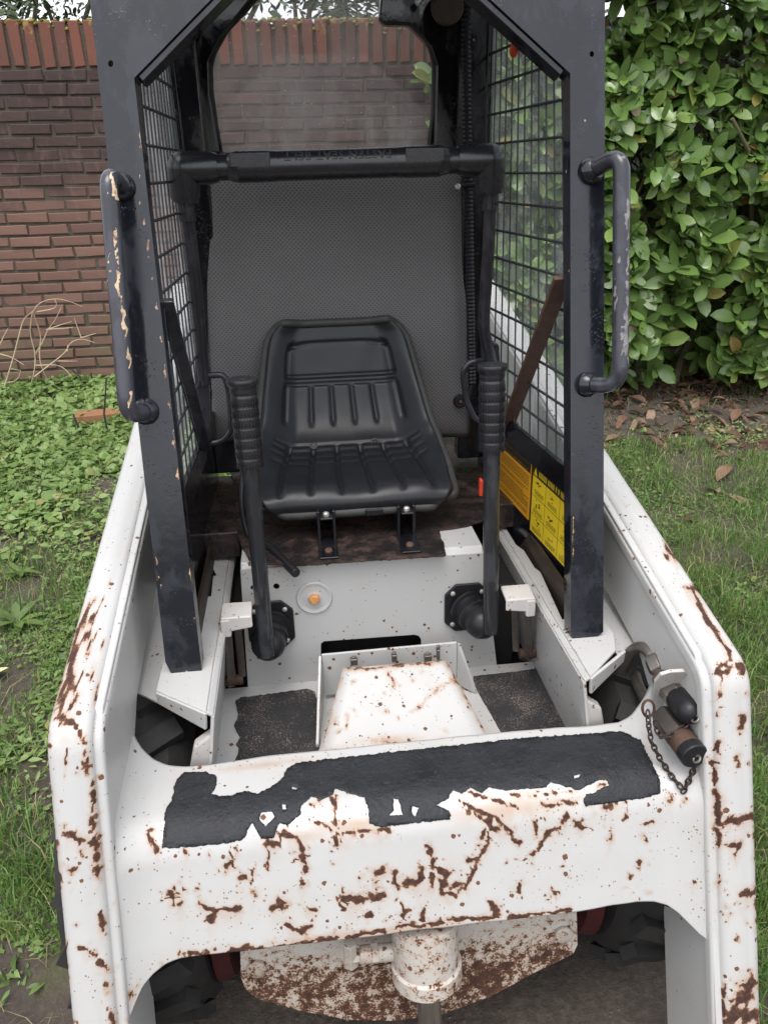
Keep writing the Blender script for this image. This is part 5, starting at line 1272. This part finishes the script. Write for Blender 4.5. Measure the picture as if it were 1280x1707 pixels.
# litter under the hedge
DL = leaf_tmpl(1, .42, 4, .5, .35, .05)
x, y = sample(7000, (.4, 3.4), (2.9, 4.4)); k = rng.random(len(x)) < np.clip((y-3.15)/.7, .02, 1)*.34; x, y = x[k], y[k]; N = len(x)
a = rng.uniform(0, 2*pi, N); el = rng.normal(.05, .22, N); dr = np.stack([np.cos(a)*np.cos(el), np.sin(a)*np.cos(el), np.sin(el)], -1)
scatter('leaf_litter', DL, np.stack([x, y, ground_z(x, y)+rng.uniform(.002, .03, N)], -1), frames(dr, np.tile([0, 0, 1.0], (N, 1))+rng.normal(0, .4, (N, 3))), rng.uniform(.028, .080, N), np.clip(rng.normal(.36, .27, N), 0, 1), LITTER)
def on_ground(px, py):
    d = ray(px, py); t = 1.0
    for _ in range(40):
        p = CAM+d*t; t += (p[2]-float(ground_z(p[0], p[1])))/(-d[2])*.9
    return CAM+d*t
LM = []
for k in range(6):
    tv, tf, rib = leaf_tmpl(1, .44+.04*(k % 3), 5, .35+.25*(k % 2), .25+.2*(k % 3), .08); me = np_mesh('fallen_leaf', tv, [tf]); attr(me, 'tint', np.full(len(tv), .15+.15*k)); attr(me, 'rib', rib); me.materials.append(LITTER); me.shade_smooth(); LM.append(me)
def fallen(px, py, size, label, group, m=None, ang=None):
    p = on_ground(px, py); o = bpy.data.objects.new('fallen_leaf', LM[m if m is not None else random.randrange(6)]); link(o)
    o.location = (p[0], p[1], p[2]+.022); o.rotation_euler = (random.uniform(-.35, .15), random.uniform(-.4, .4), ang if ang is not None else random.uniform(0, 6.28)); o.scale = (size,)*3
    tag(o, label, 'leaf', group)
LEAFPX = [(1072, 721), (1140, 728), (1170, 690), (1240, 665), (1185, 700), (1085, 690), (1105, 680), (1215, 835), (1195, 828), (1140, 875), (1262, 745), (1275, 740), (1250, 730), (1205, 748), (1225, 745), (1215, 785), (1185, 718), (1050, 668), (1230, 690), (1150, 660), (1160, 672), (1040, 700), (1020, 650), (1090, 660), (1265, 700), (1205, 620), (1260, 640), (1130, 640), (1065, 645), (1238, 775)]
for px, py in LEAFPX: fallen(px, py, random.uniform(.085, .125), 'curled brown leaf fallen on the grass near the hedge', 'dead brown leaves lying on the grass by the hedge')
fallen(74, 726, .06, 'small orange brown leaf in the green ground cover left of the loader', None, 2, .5)
fallen(122, 862, .09, 'pale tan leaf on the soil left of the loader arm', None, 5, 2)
# pale wilted leaf at the left edge
pl = on_ground(14, 1128); o = bpy.data.objects.new('wilted_leaf', np_mesh('wilted_leaf', leaf_tmpl(1, .7, 5, .3, .2)[0], [leaf_tmpl(1, .7, 5, .3, .2)[1]])); link(o); o.location = (pl[0], pl[1], pl[2]+.03); o.rotation_euler = (-.2, .2, 1.9); o.scale = (.085,)*3
finish(o, simple('pale_yellow_leaf', (.62, .58, .30), .6, 0, 40, .2)); tag(o, 'pale yellow wilted leaf on the soil at the left edge', 'leaf')
# rosette weed at the left
def rosette(px, py, size, label, n=14):
    p = on_ground(px, py); w = root('rosette_weed', (p[0], p[1], p[2]), label, 'weed'); T = leaf_tmpl(1, .30, 5, .25, .25, .05)
    for k in range(n):
        me = np_mesh('leaf', T[0], [T[1]]); attr(me, 'tint', np.full(len(T[0]), random.uniform(.1, .45))); attr(me, 'rib', T[2]); me.materials.append(COVER); me.shade_smooth()
        o = bpy.data.objects.new('leaf', me); link(o, w); o.location = (p[0], p[1], p[2]+.01); o.rotation_euler = (random.uniform(.15, .75), 0, k*2.4+random.uniform(-.3, .3)); o.scale = (size*random.uniform(.7, 1.1),)*3
rosette(30, 1042, .105, 'dark green rosette weed with broad leaves at the left edge of the lawn')
rosette(35, 960, .075, 'small grey green rosette weed above the larger one at the left edge', 12)
# dry twigs against the wall, dark sticks in the ground cover
def twigs(name, lines, rad, mat, label, cat, Y0):
    base = at(*lines[0][0], Y=Y0); w = root(name, tuple(base), label, cat)
    for ln in lines:
        P_ = [Vector(at(x, y, Y=Y0+.03*math.sin(x*.3+y*.11))) for x, y in ln]; P_ = bez(P_, n=4, r=.05)
        MB().tube(P_, [rad*(1-.55*k/(len(P_)-1)) for k in range(len(P_))], 5).build('twig', mat, w)
twigs('dead_stalk', [[(8, 645), (22, 600), (40, 530), (58, 518), (62, 508), (80, 499), (105, 498), (138, 511)], [(55, 520), (50, 555), (60, 590), (58, 620), (52, 640)], [(57, 525), (70, 560), (66, 585), (68, 610), (82, 637)], [(60, 590), (72, 570), (80, 550), (92, 535), (103, 512)], [(78, 550), (100, 542), (120, 536)], [(82, 549), (115, 547), (122, 545)], [(58, 628), (85, 607), (110, 588), (118, 570), (136, 564), (158, 571)], [(112, 586), (114, 575)], [(136, 563), (124, 530)], [(136, 563), (160, 556)], [(60, 609), (102, 608), (120, 627)], [(92, 602), (130, 602)], [(0, 575), (14, 547)], [(0, 590), (20, 595), (40, 608)], [(20, 615), (35, 618)], [(3, 640), (30, 635), (35, 618)], [(62, 520), (92, 515), (96, 508), (91, 498)]], .0042, TWIG, 'pale dry dead stalk with thin branching twigs in front of the brick wall', 'dead plant', 4.55)
for px, py, q, lab in ((140, 645, [(140, 645), (134, 628), (120, 616)], 'short forked dark twig by the wall at the left'), (156, 640, [(156, 642), (152, 622)], 'short straight dark twig nearest the wall foot'), (180, 722, [(180, 724), (174, 690), (178, 630)], 'long upright dark stick beside the loader handle'), (135, 722, [(136, 722), (128, 705), (122, 690)], 'leaning dark stick in the ground cover')):
    p = on_ground(px, py); tt = [Vector(at(x, y, Y=p[1])) for x, y in q]
    o = MB().tube(tt, [.006, .005, .0035][:len(tt)], 6).build('dark_stick', TWIGDARK); tag(o, lab, 'stick', 'dark sticks standing in the weeds')
p = on_ground(168, 700); o = MB().box((p[0], p[1], p[2]+.02), (.24, .11, .05), Matrix.Rotation(.15, 3, 'Z')).build('loose_brick', simple('old_orange_brick', (.25, .12, .06), .9, 0, 40, .4, .4), None, bevel=.006); tag(o, 'loose orange brown brick half hidden in the ground cover by the wall', 'brick')

# ================================================================== beyond the wall
def bare_tree(name, x, y, h, seed, label, spread=.55):
    r = random.Random(seed); z = float(gz(x, y)); T = root(name, (x, y, z), label, 'tree', None); tr = MB(); br = MB()
    def grow(p, d, L, rad, depth):
        n = 4; pts = [p]
        for k in range(n): d = (d+Vector((r.gauss(0, .14), r.gauss(0, .14), r.gauss(.03, .10)))).normalized(); pts.append(pts[-1]+d*L/n)
        (tr if depth == 6 else br).tube(pts, [rad*(1-.4*k/n) for k in range(n+1)], 6 if depth > 3 else 3)
        if depth == 0: return
        for k in range(3 if depth > 1 else 4):
            q = pts[r.randint(1, n)]; grow(q, (d+Vector((r.gauss(0, spread), r.gauss(0, spread), r.gauss(.05, .35)))).normalized(), L*r.uniform(.58, .82), rad*.55, depth-1)
    grow(Vector((x, y, z-.1)), Vector((0, 0, 1)), h*.34, h*.022, 6)
    tr.build('trunk', BARK, T, angle=70); br.build('branches', BARK, T, angle=70)
bare_tree('bare_tree', -4.6, 9.5, 6.0, 1, 'leafless tree with fine grey twigs above the wall at the top left')
bare_tree('bare_tree', -3.2, 8.2, 4.6, 5, 'leafless brown twiggy tree just left of the cab above the wall', .7)
def evergreen(x, y, w, h, n, seed, label):
    r = np.random.default_rng(seed); z0 = float(gz(x, y)); T = root('evergreen_shrub', (x, y, z0), label, 'shrub')
    tk = MB(); 
    for k in range(7): a = k*.9; tk.tube([(x+.1*cos(a), y+.1*sin(a), z0-.1), (x+w*.3*cos(a), y+w*.25*sin(a), z0+h*.5), (x+w*.42*cos(a*1.3), y+w*.3*sin(a), z0+h*.9)], [.04, .025, .01], 6)
    tk.build('trunk', BARK, T)
    u = rnd_unit(n)*(.55+.45*r.random((n, 1))**.5); lump = 1+.22*np.array([mnoise.noise(Vector(q*2.5+seed)) for q in u])
    pos = np.array([x, y, z0+h*.55])+u*np.array([w*.5, w*.45, h*.5])*lump[:, None]
    dr = rnd_unit(n)*.6+u+np.array([0, 0, -.2]); scatter('foliage', leaf_tmpl(1, .3, 3, .2, .2), pos, frames(dr, rnd_unit(n)+np.array([0, -.4, .8])), r.uniform(.05, .12, n), np.clip(r.normal(.45, .25, n), 0, 1), IVY, T)
evergreen(-.35, 7.2, 2.2, 3.6, 9000, 4, 'dark evergreen shrub behind the wall seen through the top of the rear window')
evergreen(-1.75, 7.6, 1.6, 3.3, 6000, 6, 'brownish green shrub behind the wall left of the window view')
evergreen(1.2, 7.5, 2.2, 3.4, 7000, 8, 'green shrub behind the wall and beyond the hedge')
